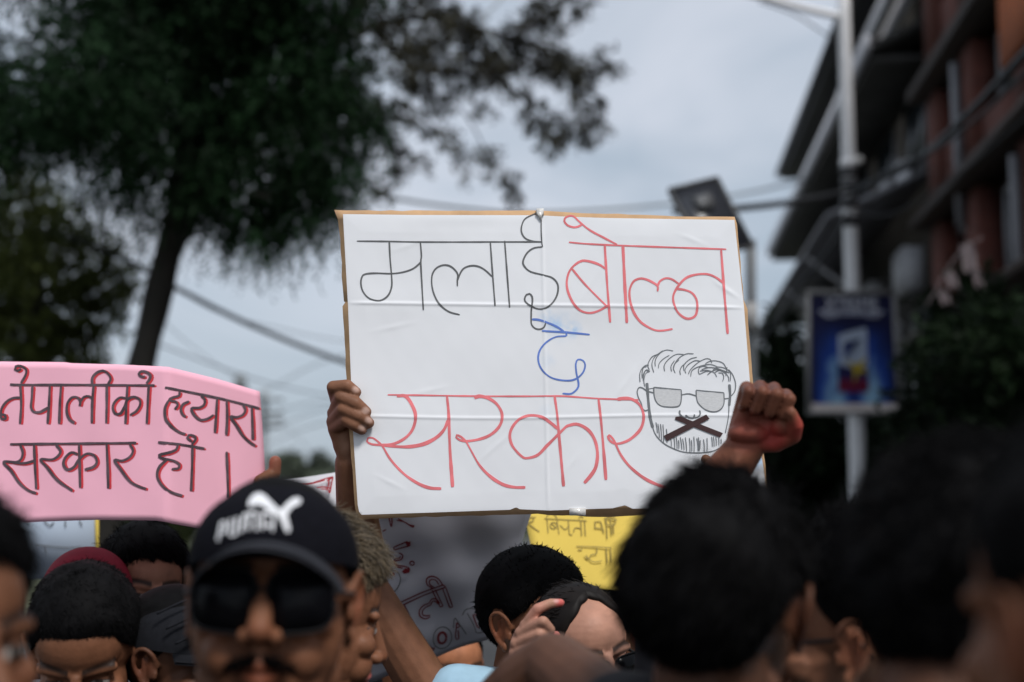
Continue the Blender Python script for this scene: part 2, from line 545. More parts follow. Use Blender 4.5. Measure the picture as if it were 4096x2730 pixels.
tufts = [(1500, 60, 85), (1590, 160, 100), (1740, 130, 90), (1860, 100, 75), (1650, 270, 95), (1700, 340, 65), (1350, 100, 85), (1900, 190, 90), (2000, 230, 85), (2100, 220, 85), (1850, 320, 75), (1980, 300, 80),
         (2150, 60, 75), (2230, 110, 45), (2320, 15, 55), (2200, 240, 85), (2280, 280, 75), (2330, 320, 65), (2430, 240, 42), (2460, 275, 30), (2150, 470, 70), (2230, 520, 62), (2200, 575, 50), (2330, 550, 42),
         (2345, 480, 55), (2400, 505, 32), (2380, 400, 42), (1710, 510, 40), (1790, 560, 42), (1850, 620, 34), (1880, 690, 24), (1950, 610, 42), (1980, 680, 34), (2035, 720, 34), (2060, 765, 34), (1540, 560, 60),
         (1600, 640, 52), (1700, 655, 32), (1510, 740, 36), (1520, 800, 26), (1450, 470, 80), (1400, 350, 85), (1550, 430, 65), (1590, 705, 32), (1900, 430, 32), (1960, 455, 24), (2080, 360, 45), (1250, 260, 110),
         (1280, 430, 90), (1440, 230, 90), (1760, 230, 70), (2060, 120, 45), (2220, 10, 50), (1640, 20, 70), (1780, 20, 60), (1350, 560, 60), (2050, 800, 22), (1620, 460, 45), (1760, 420, 55), (2290, 380, 40), (1450, -80, 120), (1700, -120, 150), (2000, -160, 120)]
m = MB()
sprigs(m, at_depth([(x, y, r * .74) for x, y, r in tufts], BD, 1.2, 0.35, 8), 9, 0.12, 0.060, 0.026, 9, 0.2, 700)
m.build('crown', M['leaf_grey'], tree2)

# lower leafy tree at the left edge
LD = 13.0
tree3 = empty('broadleaf_tree', W(60, 2065, LD) * [1, 1, 0], 'olive-green lower tree at the left behind the pink placard', 'tree')
b = MB()
tk = smooth_path([W(60, 2065, LD) * [1, 1, 0] + [0, 0, -.1], W(100, 1500, LD), W(160, 1150, LD), W(130, 900, LD)], 0.2)
tube(b, tk, np.linspace(0.10, 0.04, len(tk)), 10)
for pts in ([(150, 1250), (300, 1120), (450, 1100)], [(130, 1300), (280, 1330), (400, 1370)], [(110, 1450), (0, 1250), (-120, 1100)]):
    p = smooth_path([W(x, y, LD) for x, y in pts], 0.1)
    tube(b, p, np.linspace(.03, .012, len(p)), 7)
b.build('trunk', M['bark'], tree3, True)
low = [(90, 790, 120), (60, 960, 150), (230, 930, 110), (340, 1080, 130), (150, 1200, 180), (430, 1140, 80), (490, 1090, 50), (290, 1290, 110), (100, 1400, 150), (400, 1340, 55), (-80, 1250, 200), (-100, 950, 200),
       (220, 1420, 110), (330, 1420, 70), (380, 1020, 70), (500, 1150, 45), (440, 1250, 40), (330, 900, 50), (180, 830, 80)]
m = MB()
sprigs(m, at_depth(low, LD, 1.2, 0.5, 13), 14, 0.2, 0.075, 0.036, 8, 0.3, 330)
m.build('crown', M['leaf_mid'], tree3)

# trees and shrubs standing along the pavement on the right
def bushy(name, label, base, items, d, material, seed, per=260, leaf=0.09, wid=0.035, droop=0.3, group=None, jit=0.5):
    b = MB()
    top = np.mean([W(x, y, d) for x, y, r in [q[:3] for q in items]], axis=0)
    base = top * [1, 1, 0] + [0, 0, 0.13 if top[0] > 1.2 and top[1] < 25 else 0]
    o = empty(name, base, label, 'tree', group)
    p = smooth_path([np.asarray(base) - [0, 0, .1], np.asarray(base) * 0.5 + top * 0.5 + [.05, 0, 0], top], 0.2)
    tube(b, p, np.linspace(0.09, 0.03, len(p)), 8)
    b.build('trunk', M['bark'], o, True)
    m = MB()
    sprigs(m, at_depth(items, d, 1.2, jit, seed), seed, 0.2, leaf, wid, 8, droop, per)
    m.build('crown', material, o)
    return o
bushy('street_tree', 'dark conical evergreen beneath the ledge of the brick building', ST(9.6, 2.75, 0.13),
      [(3880, 1130, 60), (3850, 1230, 110), (3930, 1330, 150), (3820, 1400, 150), (3980, 1450, 170), (3850, 1560, 190), (4060, 1560, 170), (3760, 1660, 150), (3960, 1720, 200), (4120, 1750, 200), (3800, 1830, 160)], 10.2, M['needle'], 21, 330)
bushy('street_tree', 'dense dark-green tree between the white placard and the hanging poster', ST(19, 1.2, 0.13),
      [(3120, 1330, 60), (3150, 1420, 90), (3080, 1500, 100), (3190, 1570, 110), (3100, 1680, 130), (3230, 1750, 140), (3080, 1850, 150), (3300, 1880, 150), (3180, 2000, 170), (3350, 1700, 90), (3330, 2060, 150), (3480, 1780, 100), (3560, 1900, 130), (3480, 2050, 150), (3620, 1720, 90), (3650, 2050, 150), (2990, 1700, 90), (2960, 1900, 120)], 18.5, M['needle'], 22, 300, 0.12, 0.05)
bushy('shrub', 'clipped dark shrub behind the lamp post, low on the right', ST(16.2, 2.9, 0.13),
      [(3560, 1800, 120), (3660, 1860, 130), (3700, 1720, 110), (3620, 1960, 150), (3740, 2000, 150), (3530, 2010, 130)], 15.5, M['needle'], 23, 300, 0.1, 0.04)
# hazy trees at the far end of the street
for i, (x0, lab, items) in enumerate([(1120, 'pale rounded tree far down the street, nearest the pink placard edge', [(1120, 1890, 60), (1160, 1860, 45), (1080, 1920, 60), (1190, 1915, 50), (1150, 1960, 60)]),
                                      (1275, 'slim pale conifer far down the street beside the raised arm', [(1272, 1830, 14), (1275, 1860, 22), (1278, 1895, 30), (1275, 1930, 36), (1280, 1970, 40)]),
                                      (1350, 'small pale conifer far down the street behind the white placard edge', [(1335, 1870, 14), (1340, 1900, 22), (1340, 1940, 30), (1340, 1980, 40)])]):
    bushy('distant_tree', lab, W(x0, 2065, 48) * [1, 1, 0], items, 48, M['leaf_hazed'], 30 + i, 420, 0.16, 0.08, 0.2, 'hazy trees down the street', 0.4)
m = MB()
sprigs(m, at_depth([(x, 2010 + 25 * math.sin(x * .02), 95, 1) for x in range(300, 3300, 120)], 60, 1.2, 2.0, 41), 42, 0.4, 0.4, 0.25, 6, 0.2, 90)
tag(m.build('treeline', M['leaf_hazed']), 'low hazy line of far trees closing the street behind the crowd', 'tree line', kind='stuff')
bushy('garden_tree', 'bright leafy shrub glimpsed beneath the pink placard by the dark trunk', W(690, 2065, 14) * [1, 1, 0],
      [(660, 2120, 70), (720, 2180, 70), (770, 2230, 70), (620, 2150, 60), (740, 2100, 50), (700, 2300, 80), (790, 2330, 70)], 13.0, M['leaf_mid'], 51, 210, 0.09, 0.035)

# ------------------------------------------------------------------ buildings on the right
def brickmat(name, c1, c2, scale=7.0):
    m = mat(name, c1, 0.9, 0.2)
    t = m.node_tree; b = t.nodes['Principled BSDF']
    tc = t.nodes.new('ShaderNodeTexCoord'); mp = t.nodes.new('ShaderNodeMapping')
    mp.inputs['Rotation'].default_value = (0, R(90), R(90))
    cx = t.nodes.new('ShaderNodeSeparateXYZ'); cb = t.nodes.new('ShaderNodeCombineXYZ')
    t.links.new(tc.outputs['Object'], cx.inputs['Vector'])
    t.links.new(cx.outputs['Y'], cb.inputs['X']); t.links.new(cx.outputs['Z'], cb.inputs['Y'])
    br = t.nodes.new('ShaderNodeTexBrick')
    br.inputs['Color1'].default_value = tuple(c1) + (1,); br.inputs['Color2'].default_value = tuple(c2) + (1,)
    br.inputs['Mortar'].default_value = (0.12, 0.10, 0.09, 1)
    br.inputs['Scale'].default_value = scale; br.inputs['Mortar Size'].default_value = 0.02
    t.links.new(cb.outputs['Vector'], br.inputs['Vector'])
    t.links.new(br.outputs['Color'], b.inputs['Base Color'])
    return m
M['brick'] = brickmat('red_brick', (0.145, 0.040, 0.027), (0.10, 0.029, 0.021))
M['lit_brick'] = brickmat('lit_brick', (0.62, 0.17, 0.05), (0.50, 0.13, 0.04))  # brick with bright light put into its colour, hence the orange
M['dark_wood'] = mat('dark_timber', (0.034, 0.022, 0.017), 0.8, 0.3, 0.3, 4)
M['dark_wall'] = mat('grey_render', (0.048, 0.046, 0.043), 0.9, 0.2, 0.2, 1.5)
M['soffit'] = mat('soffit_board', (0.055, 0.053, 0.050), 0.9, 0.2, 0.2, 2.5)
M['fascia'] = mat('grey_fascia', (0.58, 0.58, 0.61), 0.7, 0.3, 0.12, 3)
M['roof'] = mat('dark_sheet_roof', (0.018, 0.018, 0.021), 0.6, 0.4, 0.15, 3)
M['glass'] = mat('window_glass', (0.02, 0.024, 0.028), 0.16, 0.5, 0.1, 2)
M['frame'] = mat('window_frame', (0.22, 0.22, 0.235), 0.6, 0.4, 0.1, 5)

house = empty('eaved_house', ST(24, 5.5, 0), 'dark house with deep overhanging eaves beyond the lamp post', 'house')
def part(name, boxes, m, parent, smooth=False):
    b = MB()
    for q in boxes: sbox(b, *q)
    return b.build(name, m, parent, smooth)
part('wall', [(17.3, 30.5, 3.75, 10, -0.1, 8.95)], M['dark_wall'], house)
# upper roof: sloping sheet with a dark soffit
b = MB()
hexa(b, [ST(16.9, 2.98, 8.98), ST(16.9, 11, 11.9), ST(31.0, 11, 11.9), ST(31.0, 2.98, 8.98), ST(16.9, 2.98, 9.12), ST(16.9, 11, 12.05), ST(31.0, 11, 12.05), ST(31.0, 2.98, 9.12)])
b.build('roof', M['roof'], house)
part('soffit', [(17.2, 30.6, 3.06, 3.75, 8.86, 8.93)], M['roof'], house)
part('eaves_fascia', [(17.0, 30.9, 3.62, 3.70, 8.48, 8.80), (16.9, 23.6, 3.30, 3.40, 8.42, 8.66), (23.5, 23.7, 3.40, 3.74, 8.40, 8.62)], M['fascia'], house)
# lower pent roof
b = MB()
hexa(b, [ST(17.6, 2.92, 7.42), ST(17.6, 3.74, 7.75), ST(31.9, 3.74, 7.75), ST(31.9, 2.92, 7.42), ST(17.6, 2.92, 7.52), ST(17.6, 3.74, 7.9), ST(31.9, 3.74, 7.9), ST(31.9, 2.92, 7.52)])
b.build('pent_roof', M['soffit'], house)
part('pent_fascia', [(17.6, 31.95, 2.84, 2.91, 7.40, 7.62)], M['fascia'], house)
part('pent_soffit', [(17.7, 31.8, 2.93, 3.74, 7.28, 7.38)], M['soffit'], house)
# awning with its light struts
b = MB()
hexa(b, [ST(18, 2.35, 5.35), ST(18, 3.74, 5.95), ST(31.5, 3.74, 5.95), ST(31.5, 2.35, 5.35), ST(18, 2.35, 5.43), ST(18, 3.74, 6.03), ST(31.5, 3.74, 6.03), ST(31.5, 2.35, 5.43)])
b.build('awning', M['frame'], house)
for t in (20.5, 23.5, 26.5, 29.5):
    b = MB(); cap(b, ST(t, 2.4, 5.30), ST(t, 3.7, 4.3), .035, .035, 8)
    b.build('awning_strut', M['fascia'], house)
for t in (18.3, 20.7, 23.1, 25.5, 27.9):
    for z in (3.2, 6.15):
        w = part('window', [(t, t + 1.5, 3.70, 3.748, z, z + 1.15)], M['frame'], house)
        part('pane', [(t + .08, t + .72, 3.68, 3.699, z + .08, z + 1.07), (t + .79, t + 1.42, 3.68, 3.699, z + .08, z + 1.07)], M['glass'], w)

part('window_reflection', [(19.2, 20.1, 3.60, 3.66, 5.98, 6.42)], M['fascia'], house)  # pale panel standing in for a light reflection in the window
part('balcony_rail', [(18.0, 22.4, 3.28, 3.33, 6.05, 6.10), (18.0, 22.4, 3.28, 3.33, 5.99, 6.02)], M['fascia'], house)
for t in (18.6, 21.4):
    b = MB(); sbox(b, t, t + .8, 3.40, 3.66, 4.55, 5.1); sbox(b, t + .06, t + .74, 3.385, 3.399, 4.62, 5.03, 1)
    b.build('air_conditioner', [M['fascia'], M['frame']], house)
brick = empty('brick_building', ST(13, 5.5, 0), 'red-brick building with dark ledges and tall windows at the right edge', 'building')
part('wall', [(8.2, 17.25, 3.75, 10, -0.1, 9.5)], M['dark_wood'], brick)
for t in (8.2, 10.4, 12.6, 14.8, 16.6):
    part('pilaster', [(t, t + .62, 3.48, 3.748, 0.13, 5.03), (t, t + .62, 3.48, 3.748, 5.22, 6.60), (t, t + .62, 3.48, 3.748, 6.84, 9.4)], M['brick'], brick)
for q in ((15.45, 16.55, 3.55, 3.747, 5.25, 6.02), (13.25, 14.75, 3.55, 3.747, 5.25, 5.72), (11.05, 12.55, 3.55, 3.747, 6.86, 7.6), (13.25, 14.75, 3.55, 3.747, 6.86, 7.55), (15.45, 16.55, 3.55, 3.747, 6.86, 7.6), (11.05, 12.55, 3.55, 3.747, 4.35, 5.03), (13.25, 14.75, 3.55, 3.747, 3.72, 3.84)):
    part('spandrel', [q], M['brick'], brick)
part('parapet', [(11.05, 13.3, 3.38, 3.47, 5.78, 6.60)], M['lit_brick'], brick)
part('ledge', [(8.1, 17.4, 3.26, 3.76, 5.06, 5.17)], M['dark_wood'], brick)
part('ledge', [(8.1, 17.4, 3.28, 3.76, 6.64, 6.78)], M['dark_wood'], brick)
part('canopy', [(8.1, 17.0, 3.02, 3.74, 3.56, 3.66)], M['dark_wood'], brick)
for t in (8.95, 11.12, 13.35, 15.55):
    for z, h in ((1.0, 2.3), (3.85, 1.05), (5.75, .78), (7.6, 1.5)):
        w = part('window', [(t, t + .06, 3.66, 3.747, z, z + h), (t + 1.1, t + 1.16, 3.66, 3.747, z, z + h), (t + .06, t + 1.1, 3.66, 3.747, z + h - .06, z + h), (t + .06, t + 1.1, 3.66, 3.747, z, z + .06), (t + .55, t + .60, 3.67, 3.747, z + .06, z + h - .06)], M['frame'], brick)
        part('pane', [(t + .06, t + .55, 3.70, 3.745, z + .06, z + h - .06), (t + .6, t + 1.1, 3.70, 3.745, z + .06, z + h - .06)], M['glass'], w)
for t, z in ((13.1, 4.0), (11.6, 3.75), (15.35, 5.6)):
    cap_b = MB(); tube(cap_b, [ST(t, 3.42, z - .9), ST(t, 3.42, z + .9)], .05, 10)
    cap_b.build('drainpipe', M['frame'], brick, True)

# ------------------------------------------------------------------ lamp post with its hanging poster
M['galv'] = mat('galvanised_steel', (0.84, 0.84, 0.85), 0.55, 0.4, 0.08, 6, 0.0, 60)
M['band'] = mat('pole_band', (0.05, 0.05, 0.055), 0.5, 0.5, 0.3, 30)
M['poster_frame'] = mat('poster_frame', (0.26, 0.255, 0.25), 0.6, 0.4, 0.15, 10)
PD = 13.8
lamp = empty('lamp_post', W(3430, 2065, PD) * [1, 1, 0], 'pale steel lamp post carrying the blue poster and a side arm', 'lamp post')
px0 = W(3432, 1900, PD); px1 = W(3374, 0, PD)
dirp = norm(px1 - px0)
foot = px0 - dirp * (px0[2] / dirp[2])
head_ = px0 + dirp * 5.4
b = MB()
tube(b, [foot + dirp * s for s in np.linspace(0, 7.0, 15)], np.linspace(0.088, 0.060, 15), 20)
b.build('pole', M['galv'], lamp, True)
def on_pole(y):
    t = (W(3374, y, PD)[2] - px0[2]) / dirp[2]
    return px0 + dirp * t
arm0 = on_pole(70)
b = MB()
tube(b, smooth_path([arm0, W(3200, 30, PD - .1), W(3020, -20, PD - .3), W(2800, -70, PD - .5)], .1), .034, 10)
b.build('arm', M['galv'], lamp, True)
b = MB()
obox(b, W(2740, -85, PD - .55), [.3, -.1, .03], [.03, .1, 0], [0, 0, .05])
b.build('lantern', M['galv'], lamp)
b = MB()
tube(b, smooth_path([W(3040, 8, PD - .25), W(3180, 60, PD - .1), W(3290, 130, PD), on_pole(190)], .1), .008, 6)
b.build('stay_wire', M['band'], lamp, True)
for y, r, hh, mm in ((655, .105, .035, 'galv'), (690, .1, .05, 'band'), (735, .1, .045, 'band'), (770, .1, .03, 'galv'), (812, .105, .06, 'band'), (850, .1, .04, 'galv'), (885, .1, .05, 'band')):
    c = on_pole(y); b = MB()
    tube(b, [c - dirp * hh, c + dirp * hh], r * .78, 18)
    b.build('clamp_band', M[mm], lamp, True)
b = MB(); ell(b, on_pole(648) + np.array([.09, -.05, 0]), .045)
b.build('insulator', mat('glazed_insulator', (0.6, 0.58, 0.55), 0.15, 0.6, 0.05, 30), lamp, True)

poster = empty('hanging_poster', W(3410, 1410, PD - .16), 'blue framed advertising poster hung on the lamp post', 'poster')
PDP = PD - .15
def pp(u, v, off=0.0):
    """poster face: u 0..1 across, v 0..1 down"""
    a, b_, c, d_ = W(3228, 1168, PDP), W(3578, 1172, PDP + .05), W(3602, 1652, PDP + .05), W(3232, 1652, PDP)
    p = (a * (1 - u) + b_ * u) * (1 - v) + (d_ * (1 - u) + c * u) * v
    return p - np.array([0, off, 0])
b = MB()
def pquad(b, u0, u1, v0, v1, o0, o1):
    hexa(b, [pp(u0, v1, o0), pp(u1, v1, o0), pp(u1, v0, o0), pp(u0, v0, o0), pp(u0, v1, o1), pp(u1, v1, o1), pp(u1, v0, o1), pp(u0, v0, o1)])
for q in ((-.01, 1.01, -.012, .02), (-.01, .03, .02, .99), (.965, 1.01, .02, .99), (-.01, 1.01, .99, 1.012)):
    pquad(b, q[0], q[1], q[2], q[3], -.03, .03)
b.build('frame', M['poster_frame'], poster)
pm = mat('poster_print', (0.008, 0.012, 0.055), 0.35, 0.5)
t = pm.node_tree; bs = t.nodes['Principled BSDF']
uvn = t.nodes.new('ShaderNodeAttribute'); uvn.attribute_name = 'puv'
no = t.nodes.new('ShaderNodeTexNoise'); no.inputs['Scale'].default_value = 5.0; no.inputs['Detail'].default_value = 5; no.inputs['Distortion'].default_value = 1.2
t.links.new(uvn.outputs['Vector'], no.inputs['Vector'])
sx = t.nodes.new('ShaderNodeSeparateXYZ'); t.links.new(uvn.outputs['Vector'], sx.inputs['Vector'])
def pmath(op, a, b=None):
    n = t.nodes.new('ShaderNodeMath'); n.operation = op
    for i, q in enumerate((a, b)):
        if q is None: continue
        if isinstance(q, (int, float)): n.inputs[i].default_value = q
        else: t.links.new(q, n.inputs[i])
    return n.outputs[0]
dx = pmath('ABSOLUTE', pmath('SUBTRACT', sx.outputs['X'], 0.5))
beam = pmath('SUBTRACT', 1.0, pmath('ABSOLUTE', pmath('SUBTRACT', pmath('MULTIPLY', dx, 4.0), 0.9)))
low_ = pmath('MULTIPLY', pmath('MAXIMUM', pmath('SUBTRACT', sx.outputs['Y'], 0.25), 0.0), 1.5)
mask = pmath('MULTIPLY', pmath('MULTIPLY', pmath('MAXIMUM', beam, 0.0), low_), pmath('MULTIPLY', no.outputs['Fac'], 1.9))
rp = t.nodes.new('ShaderNodeValToRGB')
rp.color_ramp.elements[0].color = (0.010, 0.012, 0.055, 1); rp.color_ramp.elements[1].color = (0.36, 0.62, 0.82, 1)
e = rp.color_ramp.elements.new(0.35); e.color = (0.022, 0.075, 0.38, 1)
t.links.new(mask, rp.inputs['Fac']); t.links.new(rp.outputs['Color'], bs.inputs['Base Color'])
b = MB(); N = 12
gv = [pp(.03 + .935 * i / N, .02 + .905 * j / N, .008) for j in range(N + 1) for i in range(N + 1)]
b.add(gv, np.array([[j * (N + 1) + i, (j + 1) * (N + 1) + i, (j + 1) * (N + 1) + i + 1, j * (N + 1) + i + 1] for j in range(N) for i in range(N)]))
me = b.mesh('print')
at = me.attributes.new('puv', 'FLOAT_VECTOR', 'POINT')
at.data.foreach_set('vector', np.array([[i / N, j / N, 0] for j in range(N + 1) for i in range(N + 1)], np.float32).ravel())
link('print', me, pm, poster)
def player(name, polys, col, off, rough=0.4):
    b = MB()
    for P in polys:
        tri = tessellate_polygon([[Vector((u, v, 0)) for u, v in P]])
        b.add([pp(u, v, off) for u, v in P], [list(q)[::-1] for q in tri])
    return b.build(name, mat(name, col, rough, 0.4, 0.1, 8), poster)
player('white_strip', [[(.03, .925), (.965, .925), (.965, .99), (.03, .99)]], (0.85, 0.76, 0.72), .009)
# a drinks can with a lightning bolt, and the ruled lines under the title
player('can_outline', [[(.34, .36), (.46, .33), (.62, .30), (.66, .30), (.66, .62), (.6, .62), (.6, .38), (.40, .42), (.40, .56), (.62, .60), (.62, .66), (.34, .60)]], (0.50, 0.58, 0.72), .012)
player('can_base', [[(.33, .72), (.66, .72), (.66, .83), (.33, .83)]], (0.16, 0.012, 0.045), .011)
player('can_label', [[(.33, .60), (.66, .60), (.66, .715), (.33, .715)]], (0.02, 0.018, 0.09), .0105)
player('lightning_bolt', [[(.42, .56), (.52, .60), (.66, .54), (.60, .62), (.67, .68), (.56, .66), (.50, .76), (.50, .65)]], (0.50, 0.36, 0.03), .015)
player('rule', [[(.12, .155), (.88, .155), (.86, .167), (.14, .167)], [(.15, .178), (.84, .178), (.82, .188), (.17, .188)], [(.18, .199), (.34, .199), (.34, .208), (.2, .208)], [(.66, .199), (.82, .199), (.8, .208), (.66, .208)]], (0.65, 0.68, 0.8), .012)
tx = bpy.data.curves.new('t', 'FONT'); tx.body = 'XTREME'; tx.align_x = 'CENTER'; tx.size = 1.0
to = bpy.data.objects.new('t', tx); COL.objects.link(to)
bpy.context.view_layer.update()
me = bpy.data.meshes.new_from_object(to.evaluated_get(bpy.context.evaluated_depsgraph_get()))
bpy.data.objects.remove(to)
V = verts_of(me); wx = V[:, 0].max() - V[:, 0].min(); hy = V[:, 1].max()
me.vertices.foreach_set('co', np.array([pp(.5 + v[0] / wx * .60, .145 - v[1] / hy * .10, .013) for v in V], np.float32).ravel())
me.update()
link('title', me, mat('title_print', (0.75, 0.77, 0.85), 0.4, 0.4), poster)

# ------------------------------------------------------------------ solar street light behind the placard
SD = 9.0
M['panel'] = mat('solar_panel', (0.022, 0.024, 0.030), 0.3, 0.5, 0.15, 12)
M['alu'] = mat('aluminium', (0.085, 0.087, 0.09), 0.45, 0.5, 0.1, 20)
sol = empty('solar_street_light', W(3010, 2065, SD + .3) * [1, 1, 0], 'solar panel street light tilted on a thin pole behind the white placard', 'street light')
a_, b_, c_, d_ = W(2678, 758, SD), W(2868, 712, SD + .25), W(3010, 985, SD + .05), W(2820, 1030, SD - .2)
nrm = norm(np.cross(b_ - a_, d_ - a_)); nrm = nrm if nrm[1] < 0 else -nrm
b = MB(); hexa(b, [a_, b_, c_, d_, a_ - nrm * .03, b_ - nrm * .03, c_ - nrm * .03, d_ - nrm * .03]); pan = b.build('panel', M['panel'], sol)
b = MB()
for p, q in ((a_, b_), (b_, c_), (c_, d_), (d_, a_)): tube(b, [p, q], .014, 6)
b.build('panel_rim', mat('panel_rim', (0.05, 0.05, 0.05), 0.5, 0.5), pan)
b = MB(); cc = (a_ * .55 + b_ * .45) * .7 + (d_ * .5 + c_ * .5) * .3 + nrm * .02
ex, ey = norm(b_ - a_), norm(d_ - a_)
obox(b, cc, ex * .07, ey * .05, nrm * .018)
b.build('junction_box', M['alu'], sol)
b = MB()
tube(b, [W(3008, 2065, SD + .3) * [1, 1, 0] - [0, 0, .1], W(3006, 1400, SD + .3), W(3003, 960, SD + .15)], .035, 12)
b.build('pole', mat('slate_pole', (0.12, 0.13, 0.14), 0.5, 0.5, 0.1, 8), sol, True)
b = MB(); obox(b, W(2996, 1270, SD + .22), [.045, 0, 0], [0, .05, 0], [0, 0, .09]); b.build('control_box', M['poster_frame'], sol)

# ------------------------------------------------------------------ cables and a far utility pole
M['cable'] = mat('cable', (0.03, 0.032, 0.035), 0.6, 0.4, 0.1, 8)
M['cable_grey'] = mat('weathered_cable', (0.22, 0.24, 0.25), 0.6, 0.4, 0.1, 8)
def cable(pts, r, label, m='cable', group='overhead cables'):
    b = MB()
    P = smooth_path([W(*q) for q in pts], 0.15)
    tube(b, P, r, 7)
    o = b.build('overhead_cable', M[m], None, True, origin=P[0])
    return tag(o, label, 'cable', group)
cable([(-300, 800, 12), (300, 960, 12), (560, 1070, 12), (700, 1150, 12.2), (1000, 1300, 12.6), (1380, 1450, 13), (1900, 1610, 13.6), (2600, 1590, 15.5), (3000, 1390, 16), (3100, 1290, 16), (3220, 1120, 15), (3330, 980, 14.4), (3390, 860, PD - .2)], .022, 'thick grey cable bundle sagging from the leaning trunk to the lamp post')
cable([(560, 1060, 12), (850, 1240, 12.3), (1100, 1310, 12.8), (1400, 1370, 13.6), (1900, 1430, 15)], .004, 'hairline cable just under the thick bundle above the pink placard')
cable([(900, 640, 16), (1340, 715, 16), (1560, 790, 16.4), (1900, 840, 17), (2150, 852, 17.4), (2600, 825, 19), (3000, 770, 22), (3330, 690, 25)], .02, 'pale grey cable sagging just above the top of the white placard', 'cable_grey')
cable([(2040, 250, 14), (1935, 95, 14.3), (1975, 30, 14.6), (2060, -60, 15)], .012, 'short pale cable curling out of the tufted boughs at the top', 'cable_grey')
cable([(2700, 845, 11), (2900, 838, 11.6), (3150, 812, 12.6), (3390, 765, PD - .2), (3640, 660, 12.6), (3850, 480, 11), (4100, 215, 9.5), (4400, -100, 8)], .030, 'thick black cable bundle climbing from the lamp post to the upper right corner')
cable([(3390, 800, PD - .2), (3550, 690, 12.8), (3800, 560, 11), (4096, 300, 9.4), (4300, 100, 8.6)], .016, 'second black cable beneath the thick bundle on the right')
cable([(3390, 840, PD - .2), (3560, 860, 13), (3800, 720, 11.6), (4000, 560, 10.4), (4200, 380, 9.4)], .008, 'thin black cable drooping right of the lamp post bands')
cable([(640, 1380, 14), (880, 1470, 16), (1100, 1540, 18), (1400, 1600, 21), (1900, 1680, 26)], .008, 'thin cable running just above the pink placard into the distance')
cable([(620, 1250, 12), (760, 1380, 14), (1000, 1560, 17), (1180, 1740, 21), (1350, 1900, 27)], .004, 'hairline cable falling behind the upper right corner of the pink placard')
for k, (y0, y1) in enumerate(((1485, 1400), (1590, 1590), (1655, 1600), (1705, 1660))):
    cable([(1030, y0 + 90, 30), (1100, y0 + 60, 30), (1250, (y0 + y1) / 2 + 22, 28), (1420, y1 + 10, 26), (1800, y1 - 120, 24)], .012, 'faint wire fanning from the far utility pole, %s' % ('topmost of the four', 'second from the top', 'third from the top', 'lowest of the four')[k], 'cable_grey')
up_ = empty('utility_pole', W(1062, 2065, 30) * [1, 1, 0], 'far grey utility pole with crossarms beside the pink placard', 'utility pole')
b = MB(); tube(b, [W(1062, 2065, 30) * [1, 1, 0] - [0, 0, .1], W(1058, 1560, 30)], .07, 8); b.build('pole', M['cable_grey'], up_, True)
for y in (1600, 1650, 1680, 1706):
    b = MB(); obox(b, W(1080, y, 29.9), [.28, 0, 0], [0, .05, 0], [0, 0, .035]); b.build('crossarm', M['cable_grey'], up_)
b = MB(); obox(b, W(962, 1530, 30), [.11, 0, .02], [0, .1, 0], [-.02, 0, .16])
tag(b.build('transformer_box', M['cable_grey'], origin=W(962, 1530, 30)), 'small dark pole-top box just above the pink placard edge', 'transformer')
b = MB(); tube(b, [W(962, 2065, 30.2) * [1, 1, 0] - [0, 0, .1], W(958, 1500, 30.2)], .06, 8)
tag(b.build('utility_pole', M['cable_grey'], None, True, origin=W(962, 2065, 30.2) * [1, 1, 0]), 'thin far pole under the small dark box behind the pink placard', 'utility pole')
# a pale pennant hanging in front of the brick building
fl = MB(); r_ = np.random.default_rng(3)
for (x0, y0, w, h, c) in ((3868, 975, 58, 110, 0), (3800, 1090, 46, 60, 1), (3905, 1075, 40, 70, 1), (3770, 1165, 40, 50, 1)):
    n = 6
    gv = [W(x0 + w * (i / n - .5) + 14 * (j / n), y0 + h * j / n + 10 * math.sin(i * 1.3 + j), 9.3 + .02 * math.sin(i * 1.7 + j * .9)) for j in range(n + 1) for i in range(n + 1)]
    fl.add(gv, np.array([[j * (n + 1) + i, (j + 1) * (n + 1) + i, (j + 1) * (n + 1) + i + 1, j * (n + 1) + i + 1] for j in range(n) for i in range(n)]), c)
tube(fl, smooth_path([W(3930, 950, 9.3), W(3850, 1000, 9.3), W(3780, 1090, 9.3), W(3740, 1170, 9.3), W(3700, 1230, 9.3)], .05), .004, 6, 1)
tag(fl.build('bunting', [mat('pink_cloth', (0.20, 0.165, 0.17), 0.9, 0.2, 0.1, 30), mat('white_cloth', (0.22, 0.23, 0.24), 0.9, 0.2, 0.1, 30)], None, True, origin=W(3850, 1000, 9.3)), 'pink and white bunting hanging above the dark conical evergreen', 'bunting')
# ------------------------------------------------------------------ hand-lettered signs
class Plane:
    """a sheet through three seen points at given distances"""
    def __init__(self, a, b, c):
        A, B, C_ = W(*a), W(*b), W(*c)
        n = norm(np.cross(B - A, C_ - A))
        self.n = n if np.dot(n, FWD) < 0 else -n      # faces the camera
        self.p = A
    def at(self, px, py, off=0.0):
        v = ray(px, py)
        t = np.dot(self.p - CAM, self.n) / np.dot(v, self.n)
        return CAM + v * t + self.n * off
    def depth(self, px, py):
        v = ray(px, py)
        return np.dot(self.p - CAM, self.n) / np.dot(v, self.n)
    def many(self, x, y, off):
        v = FWD + ((x - PW / 2) / FPX)[:, None] * RIGHT - ((y - PH / 2) / FPX)[:, None] * UP
        return CAM + v * (np.dot(self.p - CAM, self.n) / (v @ self.n))[:, None] + self.n * off[:, None]

